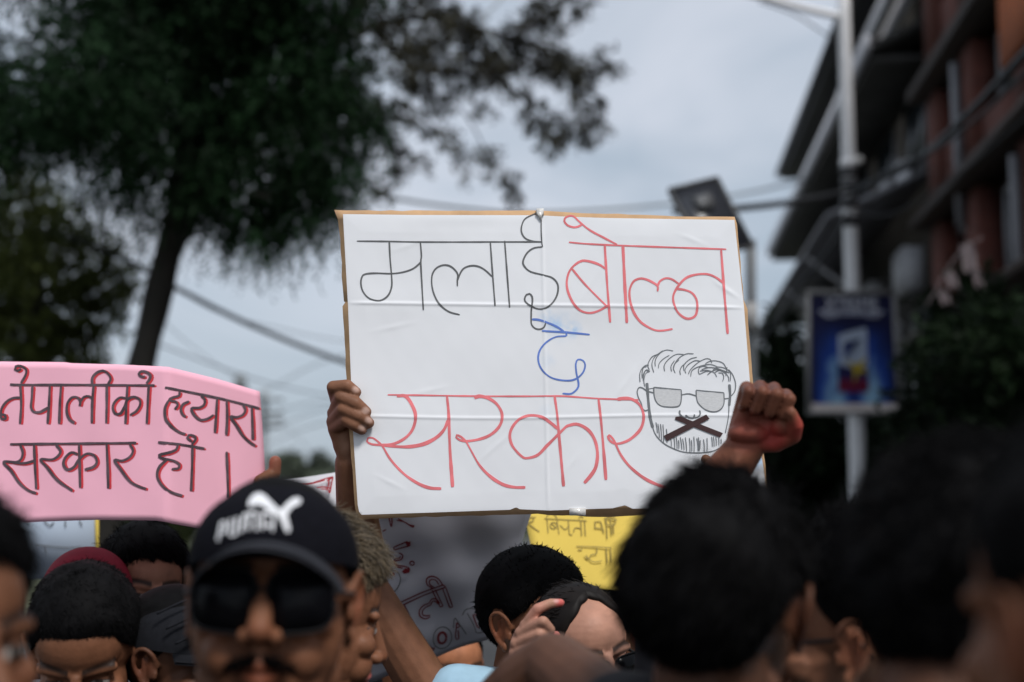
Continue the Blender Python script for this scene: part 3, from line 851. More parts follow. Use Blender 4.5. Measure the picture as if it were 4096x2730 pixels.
def ribbon(mb, pl, pts, width, off, mi=0, height=None, taper=True, seed=0, closed=False):
    """a marker stroke lying on the sheet pl, width in photo pixels"""
    pts = np.asarray(pts, float)
    n = len(pts)
    tg = np.gradient(pts, axis=0)
    tg /= np.linalg.norm(tg, axis=1)[:, None] + 1e-9
    nr = np.stack([-tg[:, 1], tg[:, 0]], 1)
    r = np.random.default_rng(seed + n)
    s = np.arange(n)
    w = np.broadcast_to(np.asarray(width, float), (n,)) * (1 + 0.10 * np.sin(s * 0.23 + r.random() * 6) + 0.05 * np.sin(s * 0.71 + r.random() * 6))
    if taper and n > 3: w = w * np.where((s == 0) | (s == n - 1), 0.75, 1.0)
    Lp, Rp = pts + nr * w[:, None] / 2, pts - nr * w[:, None] / 2
    V = []
    for a, c, b in zip(Lp, pts, Rp):
        for q in (a, c, b):
            h = 0.0 if height is None else height(q[0], q[1])
            V.append(pl.at(q[0], q[1], off + h))
    F = []
    for i in range(n - 1):
        F += [[3 * i, 3 * i + 1, 3 * i + 4, 3 * i + 3], [3 * i + 1, 3 * i + 2, 3 * i + 5, 3 * i + 4]]
    mb.add(V, np.array(F), mi)

def ink(name, col, rough=0.7, noise=0.18, ns=60):
    return mat(name, col, rough, 0.3, noise, ns)
M['ink_black'] = ink('black_marker', (0.125, 0.127, 0.13))
M['ink_red'] = ink('red_marker', (0.80, 0.20, 0.215), 0.7, 0.22, 30)
M['ink_blue'] = ink('blue_marker', (0.13, 0.22, 0.58))
M['pencil'] = ink('pencil', (0.17, 0.18, 0.19))
M['cardboard'] = mat('corrugated_card', (0.50, 0.315, 0.175), 0.9, 0.2, 0.16, 30, 0.0006, 90, stretch=(1, 1, 1))
M['tape_brown'] = mat('brown_tape', (0.060, 0.030, 0.030), 0.45, 0.4, 0.15, 60)
M['clear_tape'] = mat('shiny_tape', (0.62, 0.60, 0.57), 0.12, 0.7, 0.25, 120, 0.001, 160)

def Z(ox, oy, s):
    return lambda L: [(ox + x / s, oy + y / s) for x, y in L]
Z4, Z5, Z6, Z7, Z8 = Z(1250, 780, 2.01), Z(2150, 780, 2.01), Z(1250, 1440, 2.208), Z(2250, 1300, 1.8445), Z(0, 1400, 1.96)
Z9 = Z(2520, 1380, 4.9)

# ---- the big white placard
PL = Plane((1345, 842, 2.52), (2940, 868, 2.52), (1425, 2068, 2.46))
def interp(tab, y):
    tab = np.asarray(tab, float)
    return float(np.interp(y, tab[:, 0], tab[:, 1]))
EL = [(842, 1371), (1205, 1391), (1216, 1392), (1740, 1413), (2020, 1431), (2050, 1437), (2058, 1446)]     # paper: left and right edge as x over y
ER = [(868, 2936), (1230, 2976), (1600, 3005), (1860, 3052), (2020, 3072)]
ET = [(1340, 857), (1650, 861), (2150, 862), (2250, 867), (2420, 873), (2940, 881)]
EB = [(1420, 2056), (1450, 2060), (1700, 2052), (2040, 2040), (2065, 2030), (2080, 2038), (2200, 2043), (2450, 2034), (2500, 2022), (2530, 2036), (3080, 2020)]
def edge_mask(x, y):
    """0 at the sheet's rim, 1 inside"""
    x = np.asarray(x, float); y = np.asarray(y, float)
    ta = lambda tab, q: np.interp(q, np.asarray(tab, float)[:, 0], np.asarray(tab, float)[:, 1])
    d = np.minimum(np.minimum(x - ta(EL, y), ta(ER, y) - x), np.minimum(y - ta(ET, x), ta(EB, x) - y))
    return np.clip(d / 70, 0, 1) ** .7
def wrinkle(x, y):
    """the sheet's relief: folded creases, soft cockling, a few hard diagonal dents"""
    x = np.asarray(x, float); y = np.asarray(y, float)
    h = 0.0012 + 0.0004 * np.sin(x * .013 + y * .007) + 0.0003 * np.sin(x * .006 - y * .017 + 1) + 0.00012 * np.sin(x * .031 + y * .023) + 0.00004 * np.sin(x * .07 - y * .05)
    for yc, a in ((1213 + (x - 1380) * 0.012, .0016), (1668 + 6 * np.sin(x * .004), .0013)):
        h = h + a * np.exp(-((y - yc) / 5) ** 2) + 0.0007 * np.exp(-((y - yc) / 60) ** 2) * (1 + .5 * np.sin(x * .009))
    h = h + 0.0013 * np.exp(-((x - (2168 + (y - 850) * 0.02)) / 5) ** 2)
    for (ax, ay, bx, by, k) in ((2860, 1130, 2975, 1205, .0012), (2420, 1030, 2280, 1290, .0006), (1560, 1010, 1700, 960, .0005), (1900, 1860, 2080, 1700, .0006), (1480, 1330, 1660, 1290, .0005), (2560, 1450, 2440, 1620, .0006), (1640, 1580, 1800, 1545, .0005), (2250, 1900, 2330, 1800, .0005), (2700, 930, 2840, 990, .0005), (1500, 1900, 1620, 1960, .0005)):
        dx, dy = bx - ax, by - ay; L2 = dx * dx + dy * dy
        t = ((x - ax) * dx + (y - ay) * dy) / L2
        dist = np.abs((x - ax) * dy - (y - ay) * dx) / math.sqrt(L2)
        h = h + k * np.exp(-(dist / 9) ** 2) * np.clip(1 - np.abs(t - .5) * 1.6, 0, 1)
    h = h + 0.0022 * np.exp(-((y - 868) / 26) ** 2) * np.maximum(0, np.sin((x - 1560) * .0052)) * np.where((x > 1560) & (x < 2160), 1, .3) * .6
    return h * edge_mask(x, y)
sign = empty('white_placard', PL.at(2200, 1500), 'big white cardboard placard with red and black handwriting and a sketched face with taped mouth', 'placard')
b = MB()
OUT = [(1338, 842), (1700, 844), (2140, 843), (2250, 850), (2330, 853), (2700, 866), (2938, 868), (2948, 900), (2975, 1200), (2990, 1240), (3010, 1500), (3060, 1860), (3078, 2036), (2900, 2046), (2560, 2060), (2440, 2070), (2150, 2058), (1700, 2068), (1436, 2078), (1424, 2064), (1398, 1740), (1388, 1560), (1370, 1226), (1378, 1210), (1374, 1204), (1362, 960), (1352, 880)]
OUT2 = []
r_ = np.random.default_rng(5)
for i in range(len(OUT)):
    a, c = np.array(OUT[i], float), np.array(OUT[(i + 1) % len(OUT)], float)
    n = max(1, int(np.linalg.norm(c - a) / 45))
    for k in range(n):
        OUT2.append(a + (c - a) * k / n + r_.normal(size=2) * 1.2)
n = len(OUT2)
front = [PL.at(x, y, .0) for x, y in OUT2]; back = [PL.at(x, y, -.0065) for x, y in OUT2]
tri = tessellate_polygon([[Vector((x, y, 0)) for x, y in OUT2]])
b.add(front + back, [list(t) for t in tri] + [[i + n for i in t][::-1] for t in tri] + [[i, i + n, (i + 1) % n + n, (i + 1) % n] for i in range(n)])
bm = bmesh.new(); me = b.mesh('c'); bm.from_mesh(me); bmesh.ops.recalc_face_normals(bm, faces=bm.faces); bm.to_mesh(me); bm.free()
link('cardboard', me, M['cardboard'], sign)

pw = mat('white_paper', (0.80, 0.805, 0.825), 0.75, 0.25, 0.035, 5, 0.0004, 14)
# the washed-out blue ink that has bled into the sheet around the blue letter and by the lower right edge
t = pw.node_tree; bs = t.nodes['Principled BSDF']
lk = bs.inputs['Base Color'].links[0].from_socket
geo = t.nodes.new('ShaderNodeNewGeometry')
ns_ = t.nodes.new('ShaderNodeTexNoise'); ns_.inputs['Scale'].default_value = 55; ns_.inputs['Detail'].default_value = 6
t.links.new(geo.outputs['Position'], ns_.inputs['Vector'])
tot = None
def nm(op, a, b=None, clamp=False):
    q = t.nodes.new('ShaderNodeMath'); q.operation = op; q.use_clamp = clamp
    for i, z in enumerate((a, b)):
        if z is None: continue
        if isinstance(z, (int, float)): q.inputs[i].default_value = z
        else: t.links.new(z, q.inputs[i])
    return q.outputs[0]
for (x, y, rad, k) in ((2215, 1300, .022, .9), (2295, 1320, .018, 1.1), (2180, 1260, .016, .8), (2190, 1440, .02, .35), (3035, 1840, .022, 1.3), (2250, 1300, .04, .35), (2185, 1650, .018, .22)):
    vm = t.nodes.new('ShaderNodeVectorMath'); vm.operation = 'DISTANCE'
    vm.inputs[1].default_value = tuple(PL.at(x, y))
    t.links.new(geo.outputs['Position'], vm.inputs[0])
    q = nm('MULTIPLY', nm('SUBTRACT', 1.0, nm('DIVIDE', vm.outputs['Value'], rad), True), k)
    tot = q if tot is None else nm('ADD', tot, q)
msk = nm('MULTIPLY', tot, nm('SUBTRACT', nm('MULTIPLY', ns_.outputs['Fac'], 2.6), 0.75), True)
mm = t.nodes.new('ShaderNodeMix'); mm.data_type = 'RGBA'
t.links.new(nm('MULTIPLY', msk, 0.75), mm.inputs['Factor']); t.links.new(lk, mm.inputs['A']); mm.inputs['B'].default_value = (0.28, 0.52, 0.82, 1)
t.links.new(mm.outputs['Result'], bs.inputs['Base Color'])
b = MB(); NX, NY = 300, 230
U, V_ = np.meshgrid(np.arange(NX + 1) / NX, np.arange(NY + 1) / NY)
U, V_ = U.ravel(), V_.ravel()
tb = lambda tab, q: np.interp(q, np.asarray(tab, float)[:, 0], np.asarray(tab, float)[:, 1])
x = 1372 + (3060 - 1372) * U
for _ in range(3):
    y = tb(ET, x) + (tb(EB, x) - tb(ET, x)) * V_
    x = tb(EL, y) + (tb(ER, y) - tb(EL, y)) * U
gv = PL.many(x, y, 0.0004 + wrinkle(x, y))
b.add(gv, np.array([[j * (NX + 1) + i, (j + 1) * (NX + 1) + i, (j + 1) * (NX + 1) + i + 1, j * (NX + 1) + i + 1] for j in range(NY) for i in range(NX)]))
b.build('paper_sheet', pw, sign, True)

def write(name, parent, pl, strokes, material, base_off, height=None, step=7, k0=0):
    b = MB()
    for k, (pts, w) in enumerate(strokes):
        P = smooth_path(pts, step)
        if isinstance(w, tuple): w = np.interp(np.linspace(0, 1, len(P)), np.linspace(0, 1, len(w)), w)
        ribbon(b, pl, P, w, base_off + 0.00001 * (k + k0), 0, height, seed=k)
    return b.build(name, material, parent)
BO = 0.0004 + 0.0005
black = [([(357, 374), (620, 377), (870, 381), (1430, 381), (1842, 380)], 9),
         ([(618, 377), (625, 520), (636, 650), (637, 740), (610, 810), (560, 848), (510, 852), (450, 830), (405, 775), (390, 710), (400, 660), (425, 640), (500, 632), (630, 635), (720, 625), (800, 600), (850, 565), (872, 540)], 10),
         ([(868, 381), (876, 495), (871, 550), (882, 760), (892, 930)], 10),
         ([(1165, 738), (1165, 690), (1168, 640), (1140, 600), (1100, 572), (1050, 567), (1000, 588), (968, 630), (958, 690), (968, 770), (1000, 850), (1045, 905), (1105, 945), (1185, 966)], 10),
         ([(1168, 690), (1185, 640), (1215, 595), (1270, 573), (1330, 577), (1385, 605), (1445, 660)], 10),
         ([(1430, 385), (1445, 600), (1468, 895)], 10), ([(1545, 372), (1565, 640), (1585, 908)], 10),
         ([(1840, 380), (1770, 375), (1710, 350), (1680, 300), (1685, 240), (1715, 190), (1800, 148)], 9), ([(1840, 150), (1838, 280), (1843, 380), (1850, 422)], 7),
         ([(1850, 420), (1780, 430), (1725, 470), (1692, 540), (1710, 585), (1755, 620), (1850, 645), (1920, 665), (1960, 700), (1975, 745), (1965, 810), (1930, 870), (1880, 910), (1820, 920), (1765, 900), (1720, 870), (1705, 840), (1720, 805), (1745, 797), (1765, 820), (1768, 860), (1760, 920), (1758, 1000), (1762, 1045), (1790, 1075), (1830, 1082), (1862, 1065), (1875, 1030)], 10)]
write('black_lettering', sign, PL, [(Z4(p), w * .66) for p, w in black], M['ink_black'], BO, wrinkle)
red1 = [([(252, 382), (400, 396), (700, 411), (1100, 425), (1517, 440)], 10), ([(362, 237), (330, 255), (290, 262), (240, 245), (215, 212), (220, 190), (250, 172), (290, 174), (340, 220), (420, 285), (520, 340), (640, 402)], 11),
        ([(540, 405), (550, 570), (565, 800), (584, 1028)], 13), ([(548, 598), (500, 565), (430, 540), (360, 532), (300, 565), (255, 620), (235, 700), (245, 780), (285, 870), (340, 930), (415, 952), (490, 935), (570, 890)], 13),
        ([(272, 590), (380, 720), (550, 893)], 11), ([(686, 410), (700, 700), (718, 1032)], 17),
        ([(965, 778), (965, 735), (925, 705), (870, 680), (820, 675), (770, 700), (740, 770), (745, 860), (775, 950), (825, 1020), (890, 1065), (950, 1090), (1010, 1092), (1085, 1080)], (12, 12, 15, 12, 12)),
        ([(963, 740), (985, 695), (1030, 672), (1080, 680), (1140, 720)], 12),
        ([(1490, 710), (1440, 670), (1380, 643), (1320, 638), (1240, 650), (1180, 680), (1120, 750), (1090, 820), (1100, 890), (1130, 950), (1180, 990), (1225, 997), (1270, 970), (1283, 900), (1275, 840), (1240, 790), (1180, 765), (1115, 757)], 13),
        ([(1475, 445), (1490, 650), (1505, 850), (1528, 1120)], 14)]
write('red_lettering', sign, PL, [(Z5(p), tuple(np.array(w) * .70) if isinstance(w, tuple) else w * .70) for p, w in red1], M['ink_red'], BO, wrinkle)
blue = [(Z4([(1765, 1003), (1810, 1005), (1870, 1022), (1960, 1060), (2020, 1100)]), 9), (Z5([(35, 1095), (110, 1100), (230, 1107), (420, 1125)]), 8), (Z5([(232, 1105), (232, 1137)]), 8),
        (Z5([(232, 1137), (150, 1143), (80, 1180), (25, 1240), (5, 1310), (20, 1380), (65, 1440), (135, 1480), (240, 1495), (310, 1480), (365, 1430), (383, 1370), (365, 1333), (325, 1325), (308, 1360), (312, 1430), (325, 1490), (330, 1525), (320, 1560), (270, 1600), (201, 1598)]), 7)]
write('blue_lettering', sign, PL, blue, M['ink_blue'], BO, wrinkle)
red2 = [(Z6([(665, 310), (1190, 318), (1500, 322), (1900, 323), (2208, 322)]) + Z7([(270, 545), (560, 555)]), 8),
        (Z6([(745, 322), (810, 318), (850, 350), (885, 410), (910, 480), (905, 560), (870, 640), (800, 705), (700, 748), (600, 752), (520, 745), (482, 720), (490, 692), (530, 690), (570, 715), (620, 765), (690, 880), (800, 1000), (920, 1085), (1030, 1130), (1138, 1138)]), (17, 15, 15, 13, 10, 9, 12, 15, 14)),
        (Z6([(600, 755), (720, 765), (850, 768), (980, 745), (1090, 690), (1160, 620), (1200, 530)]), (12, 15, 19, 14)), (Z6([(1188, 318), (1203, 480), (1215, 800), (1238, 1125)]), (12, 14, 14, 18)),
        (Z6([(1430, 338), (1470, 322), (1540, 335), (1610, 375), (1655, 430), (1675, 490), (1665, 560), (1620, 625), (1550, 675), (1460, 705), (1370, 718), (1310, 712), (1270, 685), (1275, 665), (1310, 680), (1355, 720), (1400, 800), (1475, 930), (1570, 1030), (1680, 1100), (1780, 1125), (1880, 1127)]), (17, 15, 13, 15, 10, 8, 13, 16, 15)),
        (Z6([(2165, 610), (2100, 555), (2020, 505), (1930, 492), (1850, 512), (1790, 560), (1750, 630), (1745, 700), (1775, 775), (1850, 855), (1900, 868), (1990, 840), (2070, 760), (2170, 660), (2240, 590)]) + Z7([(40, 745), (100, 733), (160, 755), (210, 800), (245, 870), (258, 960), (245, 1050), (210, 1110), (160, 1168)]), (14, 14, 12, 14, 14, 16, 17)),
        (Z6([(2138, 322), (2160, 480), (2180, 700)]) + Z7([(8, 1192)]), (11, 13, 15)), (Z7([(265, 545), (285, 720), (305, 950), (320, 1145)]), (11, 12, 17)),
        (Z7([(405, 550), (480, 542), (540, 565), (580, 610), (598, 680), (580, 760), (530, 820), (470, 860), (400, 878), (355, 860), (335, 825), (345, 815), (380, 855), (430, 960), (500, 1050), (600, 1130), (700, 1180), (820, 1220)]), (16, 13, 14, 13, 9, 14, 14, 14))]
write('red_lettering', sign, PL, [(p, tuple(np.array(w) * .82) if isinstance(w, tuple) else w * .82) for p, w in red2], M['ink_red'], BO, wrinkle)

# the sketched face
M['graphite'] = mat('graphite_shade', (0.60, 0.60, 0.605), 0.8, 0.2, 0.12, 160, stretch=(1, 1, 4))
sk = [(Z7([(622, 430), (632, 560), (645, 680), (665, 760)]), 11), (Z7([(650, 690), (680, 800), (740, 870), (820, 915), (900, 940), (1000, 945), (1100, 935), (1180, 900)]), 5), (Z7([(1230, 440), (1235, 520), (1228, 600)]), 11), (Z7([(1228, 560), (1222, 680), (1200, 800)]), 4),
      (Z7([(632, 500), (595, 470), (565, 464), (550, 495), (560, 540), (580, 580), (590, 620), (610, 635), (630, 628)]), 5), (Z7([(1225, 330), (1255, 370), (1275, 430), (1270, 490), (1240, 530)]), 4),
      (Z7([(630, 475), (668, 468)]), 3), (Z7([(630, 492), (670, 503)]), 5), (Z7([(875, 518), (930, 510), (985, 525)]), 5), (Z7([(1190, 548), (1225, 543)]), 5),
      (Z7([(865, 632), (862, 655), (880, 678), (905, 688), (915, 680)]), 7), (Z7([(905, 668), (930, 685), (965, 688), (972, 662)]), 7), (Z7([(970, 688), (1000, 680), (1015, 655), (1010, 632)]), 6)]
LG = [[(672, 462), (875, 480)], [(875, 480), (876, 540), (868, 585), (850, 603), (800, 608), (730, 600), (692, 570), (675, 520), (672, 462)], [(985, 483), (1190, 502)], [(1190, 502), (1190, 580), (1165, 625), (1120, 643), (1060, 630), (1005, 585), (988, 540), (985, 483)]]
sk += [(Z7(p), 4.6) for p in LG]
hair_arcs = [[(845, 122), (720, 103), (620, 140), (530, 230), (490, 330), (495, 425)], [(640, 115), (500, 220), (440, 320), (430, 420), (465, 545)], [(530, 190), (430, 240), (360, 350), (350, 430), (380, 490)], [(770, 205), (650, 280), (570, 370), (555, 460)],
             [(1050, 190), (900, 190), (760, 280), (680, 380), (665, 450), (680, 520)], [(1245, 178), (1100, 180), (960, 260), (870, 380), (850, 470), (885, 555)], [(870, 310), (810, 400), (800, 460), (815, 525)], [(960, 295), (880, 370), (845, 490)], [(1310, 245), (1180, 280), (1060, 390), (1055, 510)],
             [(1095, 355), (1010, 430), (975, 520), (990, 590)], [(1370, 320), (1260, 315), (1130, 400), (1075, 500), (1095, 560)], [(1600, 360), (1570, 290), (1480, 275), (1330, 350), (1190, 480), (1140, 575)], [(1890, 470), (1820, 360), (1680, 315), (1560, 325), (1480, 370), (1465, 410)],
             [(1720, 435), (1600, 390), (1500, 390), (1330, 435), (1210, 510), (1190, 620)], [(1520, 440), (1420, 420), (1350, 460), (1340, 540), (1365, 585)], [(1400, 485), (1550, 445), (1720, 470), (1900, 540)], [(1370, 515), (1500, 500), (1620, 530)], [(1370, 575), (1500, 520), (1640, 540), (1700, 630)],
             [(1515, 590), (1620, 510), (1750, 485), (1950, 550)], [(1620, 500), (1700, 440), (1830, 450), (1950, 520), (1970, 600), (1960, 720)], [(1660, 540), (1760, 500), (1870, 560), (1930, 640), (1930, 720)], [(1730, 550), (1810, 560), (1835, 640), (1812, 720)], [(1900, 440), (1890, 540), (1875, 610)],
             [(370, 400), (310, 400), (230, 470), (190, 580), (195, 730)], [(330, 425), (260, 450), (235, 560), (240, 660)], [(390, 520), (320, 490), (265, 560), (240, 640)], [(370, 520), (310, 500), (270, 590), (255, 700)], [(385, 525), (310, 560), (270, 700), (290, 820)]]
sk += [(Z9(p), 3.3) for p in hair_arcs]
r_ = np.random.default_rng(2)
for (x0, y0, x1, y1) in ((688, 720, 700, 800), (703, 730, 715, 835), (722, 732, 730, 855), (740, 735, 745, 870), (765, 768, 772, 870), (798, 835, 802, 900), (822, 830, 827, 915), (838, 825, 845, 915), (868, 828, 880, 920), (885, 840, 897, 925), (905, 830, 915, 935), (935, 835, 940, 940), (968, 825, 970, 940), (990, 835, 1000, 930), (1002, 830, 1006, 930), (1015, 850, 1010, 930), (1040, 845, 1045, 940), (1065, 835, 1065, 935), (1098, 825, 1105, 900), (1112, 825, 1118, 900), (1130, 825, 1133, 895), (1150, 830, 1152, 890), (1168, 840, 1168, 880), (855, 850, 858, 915), (950, 850, 953, 935)):
    sk.append((Z7([(x0, y0), ((x0 + x1) / 2 + 2, (y0 + y1) / 2), (x1, y1)]), 3.4))
write('pencil_sketch', sign, PL, sk, M['pencil'], BO, wrinkle, 5)
for P in (LG[1], LG[3]):
    b = MB()
    q = smooth_path(Z7(P), 6)[:-1]
    tri = tessellate_polygon([[Vector((x, y, 0)) for x, y in q]])
    b.add([PL.at(x, y, BO - .0002 + wrinkle(x, y)) for x, y in q], [list(k)[::-1] for k in tri])
    b.build('pencil_shading', M['graphite'], sign)
b = MB()
for k, P in enumerate(([(832, 680), (866, 676), (1182, 800), (1160, 832), (828, 700)], [(745, 820), (1058, 663), (1083, 695), (768, 858)])):
    q = Z7(P)
    tri = tessellate_polygon([[Vector((x, y, 0)) for x, y in q]])
    m_ = len(q)
    b.add([PL.at(x, y, BO + .0008 + .0004 * k + wrinkle(x, y)) for x, y in q], [list(t_)[::-1] for t_ in tri])
    b.build('mouth_tape', M['tape_brown'], sign); b = MB()
b = MB()
ex = norm(PL.at(2300, 1500) - PL.at(2000, 1500)); ey = norm(PL.at(2000, 1700) - PL.at(2000, 1500))
obox(b, PL.at(2160, 850, .001), ex * .0065, ey * .006, PL.n * .0035)
hexa(b, [PL.at(2145, 850, .003), PL.at(2172, 850, .003), PL.at(2166, 880, .003), PL.at(2158, 880, .003), PL.at(2145, 850, .006), PL.at(2172, 850, .005), PL.at(2164, 882, .005), PL.at(2160, 882, .004)])
b.build('tape_scrap', M['clear_tape'], sign)
b = MB()
obox(b, PL.at(2310, 2048, -.001), ex * .014, ey * .0065, PL.n * .004)
b.build('tape_scrap', M['clear_tape'], sign)

# ---- pink folded placard
PK1 = Plane((0, 1447, 2.62), (672, 1468, 2.62), (0, 2080, 2.60))
_d = PK1.depth(672, 1468); _d2 = PK1.depth(672, 2090)
PK2 = Plane((672, 1468, _d), (672, 2090, _d2), (1040, 1567, 2.80))
class Fold:
    def at(self, x, y, off=0.0):
        return (PK1 if x < 672 else PK2).at(x, y, off)
    def depth(self, x, y):
        return (PK1 if x < 672 else PK2).depth(x, y)
PK = Fold()
pink = empty('pink_placard', PK.at(500, 1780), 'pink folded placard with thick black lettering edged in red', 'placard')
M['pink_paper'] = mat('pink_card', (0.93, 0.475, 0.585), 0.8, 0.2, 0.035, 9, 0.0006, 22)
M['pink_edge'] = mat('pink_card_edge', (0.5, 0.13, 0.19), 0.85, 0.2, 0.1, 40)
def pheight(x, y):
    v = (y - 1450) / 640
    return 0.0012 * math.sin(x * .012 + y * .004) * v * v + 0.0006 * math.sin(x * .02 - y * .015) - 0.0015 * math.exp(-((x - 672) / 9) ** 2)
ptop = [(-330, 1440), (0, 1447), (200, 1449), (265, 1450), (268, 1453), (480, 1459), (672, 1468), (860, 1514), (1040, 1567)]
pbot = [(-330, 2080), (0, 2084), (100, 2092), (160, 2088), (400, 2080), (620, 2083), (672, 2090), (690, 2096), (760, 2108), (1078, 2165)]
def pedge(tab, x): return interp(tab, x)
b = MB(); xs = np.concatenate([np.linspace(-330, 672, 40), np.linspace(690, 1078, 18)]); NYp = 24
gv = []
for j in range(NYp + 1):
    for x in xs:
        v = j / NYp
        xx = x if x < 690 else x - (1078 - (1040 + 38 * v)) * (x - 690) / 388.0
        y = pedge(ptop, min(xx, 1040)) * (1 - v) + pedge(pbot, xx) * v
        gv.append(PK.at(xx, y, pheight(xx, y)))
nx = len(xs)
b.add(gv, np.array([[j * nx + i, (j + 1) * nx + i, (j + 1) * nx + i + 1, j * nx + i + 1] for j in range(NYp) for i in range(nx - 1)]))
me = b.mesh('p')
o = link('card', me, [M['pink_paper'], M['pink_edge']], pink, False)
so = o.modifiers.new('s', 'SOLIDIFY'); so.thickness = 0.0016; so.offset = -1; so.material_offset_rim = 1
pk = [[(165, 150), (140, 165), (118, 155), (125, 130), (165, 128), (205, 155), (200, 200), (165, 262)], [(80, 272), (160, 275), (600, 275), (1215, 280)], [(160, 275), (168, 420), (160, 580)],
      [(160, 375), (100, 380), (50, 410), (15, 460), (8, 510), (15, 540), (45, 540), (40, 512), (15, 505)], [(255, 285), (250, 380), (245, 450), (265, 485), (310, 490), (350, 470), (385, 450)], [(392, 280), (385, 420), (375, 580)], [(480, 285), (470, 430), (465, 580)],
      [(585, 575), (545, 545), (525, 490), (530, 420), (565, 375), (610, 375), (632, 410), (625, 440)], [(630, 410), (660, 370), (700, 365), (725, 385)], [(735, 280), (725, 420), (722, 575)], [(838, 275), (838, 420), (835, 575)], [(725, 270), (725, 220), (760, 180), (810, 165), (850, 190), (868, 230), (845, 270)],
      [(1000, 285), (992, 420), (985, 580)], [(990, 380), (940, 375), (900, 410), (885, 455), (905, 500), (945, 500), (980, 440), (1000, 390), (1050, 370), (1095, 390), (1100, 430), (1070, 480), (1020, 512)], [(1168, 285), (1160, 420), (1152, 580)], [(1140, 212), (1110, 210), (1090, 190), (1110, 170), (1150, 175), (1180, 200), (1175, 230), (1150, 265)],
      [(1295, 295), (1600, 355), (1800, 400), (2030, 460)], [(1405, 330), (1400, 360), (1350, 375), (1325, 395), (1380, 410), (1388, 440), (1365, 465)], [(1320, 400), (1295, 460), (1300, 540), (1340, 600), (1400, 645), (1450, 662)], [(1480, 405), (1430, 430), (1415, 470), (1430, 510), (1455, 525)],
      [(1575, 360), (1605, 390), (1600, 430), (1560, 455), (1500, 460), (1520, 510), (1570, 550), (1630, 540), (1675, 510)], [(1700, 385), (1695, 500), (1685, 650)], [(1775, 400), (1780, 530), (1775, 670)], [(1900, 430), (1920, 470), (1900, 510), (1850, 530), (1805, 525), (1850, 590), (1900, 670), (1950, 720), (2000, 755)], [(1970, 455), (1975, 560), (1980, 705)],
      [(80, 740), (600, 735), (1070, 730)], [(160, 745), (180, 800), (170, 850), (130, 880), (30, 880), (90, 950), (150, 1040), (220, 1100), (285, 1125)], [(100, 885), (190, 890), (270, 870)], [(270, 745), (275, 880), (285, 1090)], [(440, 745), (475, 790), (460, 830), (410, 860), (320, 860), (370, 920), (450, 1020), (570, 1105)],
      [(620, 740), (625, 900), (630, 1080)], [(610, 820), (560, 805), (510, 850), (500, 900), (530, 940), (580, 920), (620, 860), (680, 815), (740, 830), (760, 880), (730, 920), (665, 940)], [(838, 740), (845, 900), (850, 1085)], [(1020, 740), (1045, 790), (1020, 840), (960, 870), (900, 865), (950, 940), (1020, 1030), (1090, 1070), (1150, 1090)],
      [(1240, 725), (1400, 740), (1600, 775)], [(1390, 745), (1380, 780), (1330, 805), (1250, 825), (1270, 850), (1360, 870), (1405, 900), (1395, 930), (1345, 935)], [(1310, 860), (1250, 920), (1235, 990), (1270, 1060), (1340, 1115), (1430, 1145)], [(1505, 765), (1505, 900), (1500, 1105)], [(1500, 718), (1465, 690), (1475, 670), (1515, 675), (1530, 700), (1500, 740)],
      [(1775, 800), (1780, 950), (1785, 1160)]]
M['charcoal'] = ink('grey_black_marker', (0.095, 0.068, 0.080), 0.7, 0.5, 45)
M['red_edge'] = ink('red_outline_marker', (0.66, 0.045, 0.060), 0.7, 0.15, 40)
HB = {1, 16, 25, 34}
write('red_outline', pink, PK, [([(x + 7, y + 3) for x, y in Z8(p)], 12 if k not in HB else 7) for k, p in enumerate(pk)], M['red_edge'], 0.0004, pheight, 7)
write('lettering', pink, PK, [(Z8(p), 10.5 if k not in HB else 9.5) for k, p in enumerate(pk)], M['charcoal'], 0.0009, pheight, 7)

# ---- creased grey sheet behind, tipped forward
GS = Plane((1512, 2060, 2.78), (2140, 2040, 2.86), (1800, 2640, 2.95))
grey = empty('grey_paper_sign', GS.at(1800, 2350), 'creased grey paper sign with dark red outlined lettering, below the white placard', 'placard')
M['grey_paper'] = mat('grey_paper', (0.50, 0.505, 0.57), 0.8, 0.2, 0.06, 5, 0.002, 9)
b = MB(); NG = 26
qa, qb, qc, qd = np.array([1506, 1985.]), np.array([2150, 1985.]), np.array([1975, 2552.]), np.array([1430, 2745.])
def gsh(x, y): return 0.004 * math.sin(x * .011 + y * .006) + 0.0025 * math.sin(x * .021 - y * .013) + .002 * math.sin(y * .03 + x * .004)
gv = []
for j in range(NG + 1):
    for i in range(NG + 1):
        u, v = i / NG, j / NG
        q = (qa * (1 - u) + qb * u) * (1 - v) + (qd * (1 - u) + qc * u) * v
        gv.append(GS.at(q[0], q[1], gsh(*q)))
b.add(gv, np.array([[j * (NG + 1) + i, (j + 1) * (NG + 1) + i, (j + 1) * (NG + 1) + i + 1, j * (NG + 1) + i + 1] for j in range(NG) for i in range(NG)]))
o = b.build('sheet', M['grey_paper'], grey, True); so = o.modifiers.new('s', 'SOLIDIFY'); so.thickness = 0.0012; so.offset = -1
ZG = Z(1300, 1980, 2.091)
def circ(cx, cy, rx, ry, a0=0, a1=360, n=14): return [(cx + rx * math.cos(R(a)), cy + ry * math.sin(R(a))) for a in np.linspace(a0, a1, n)]
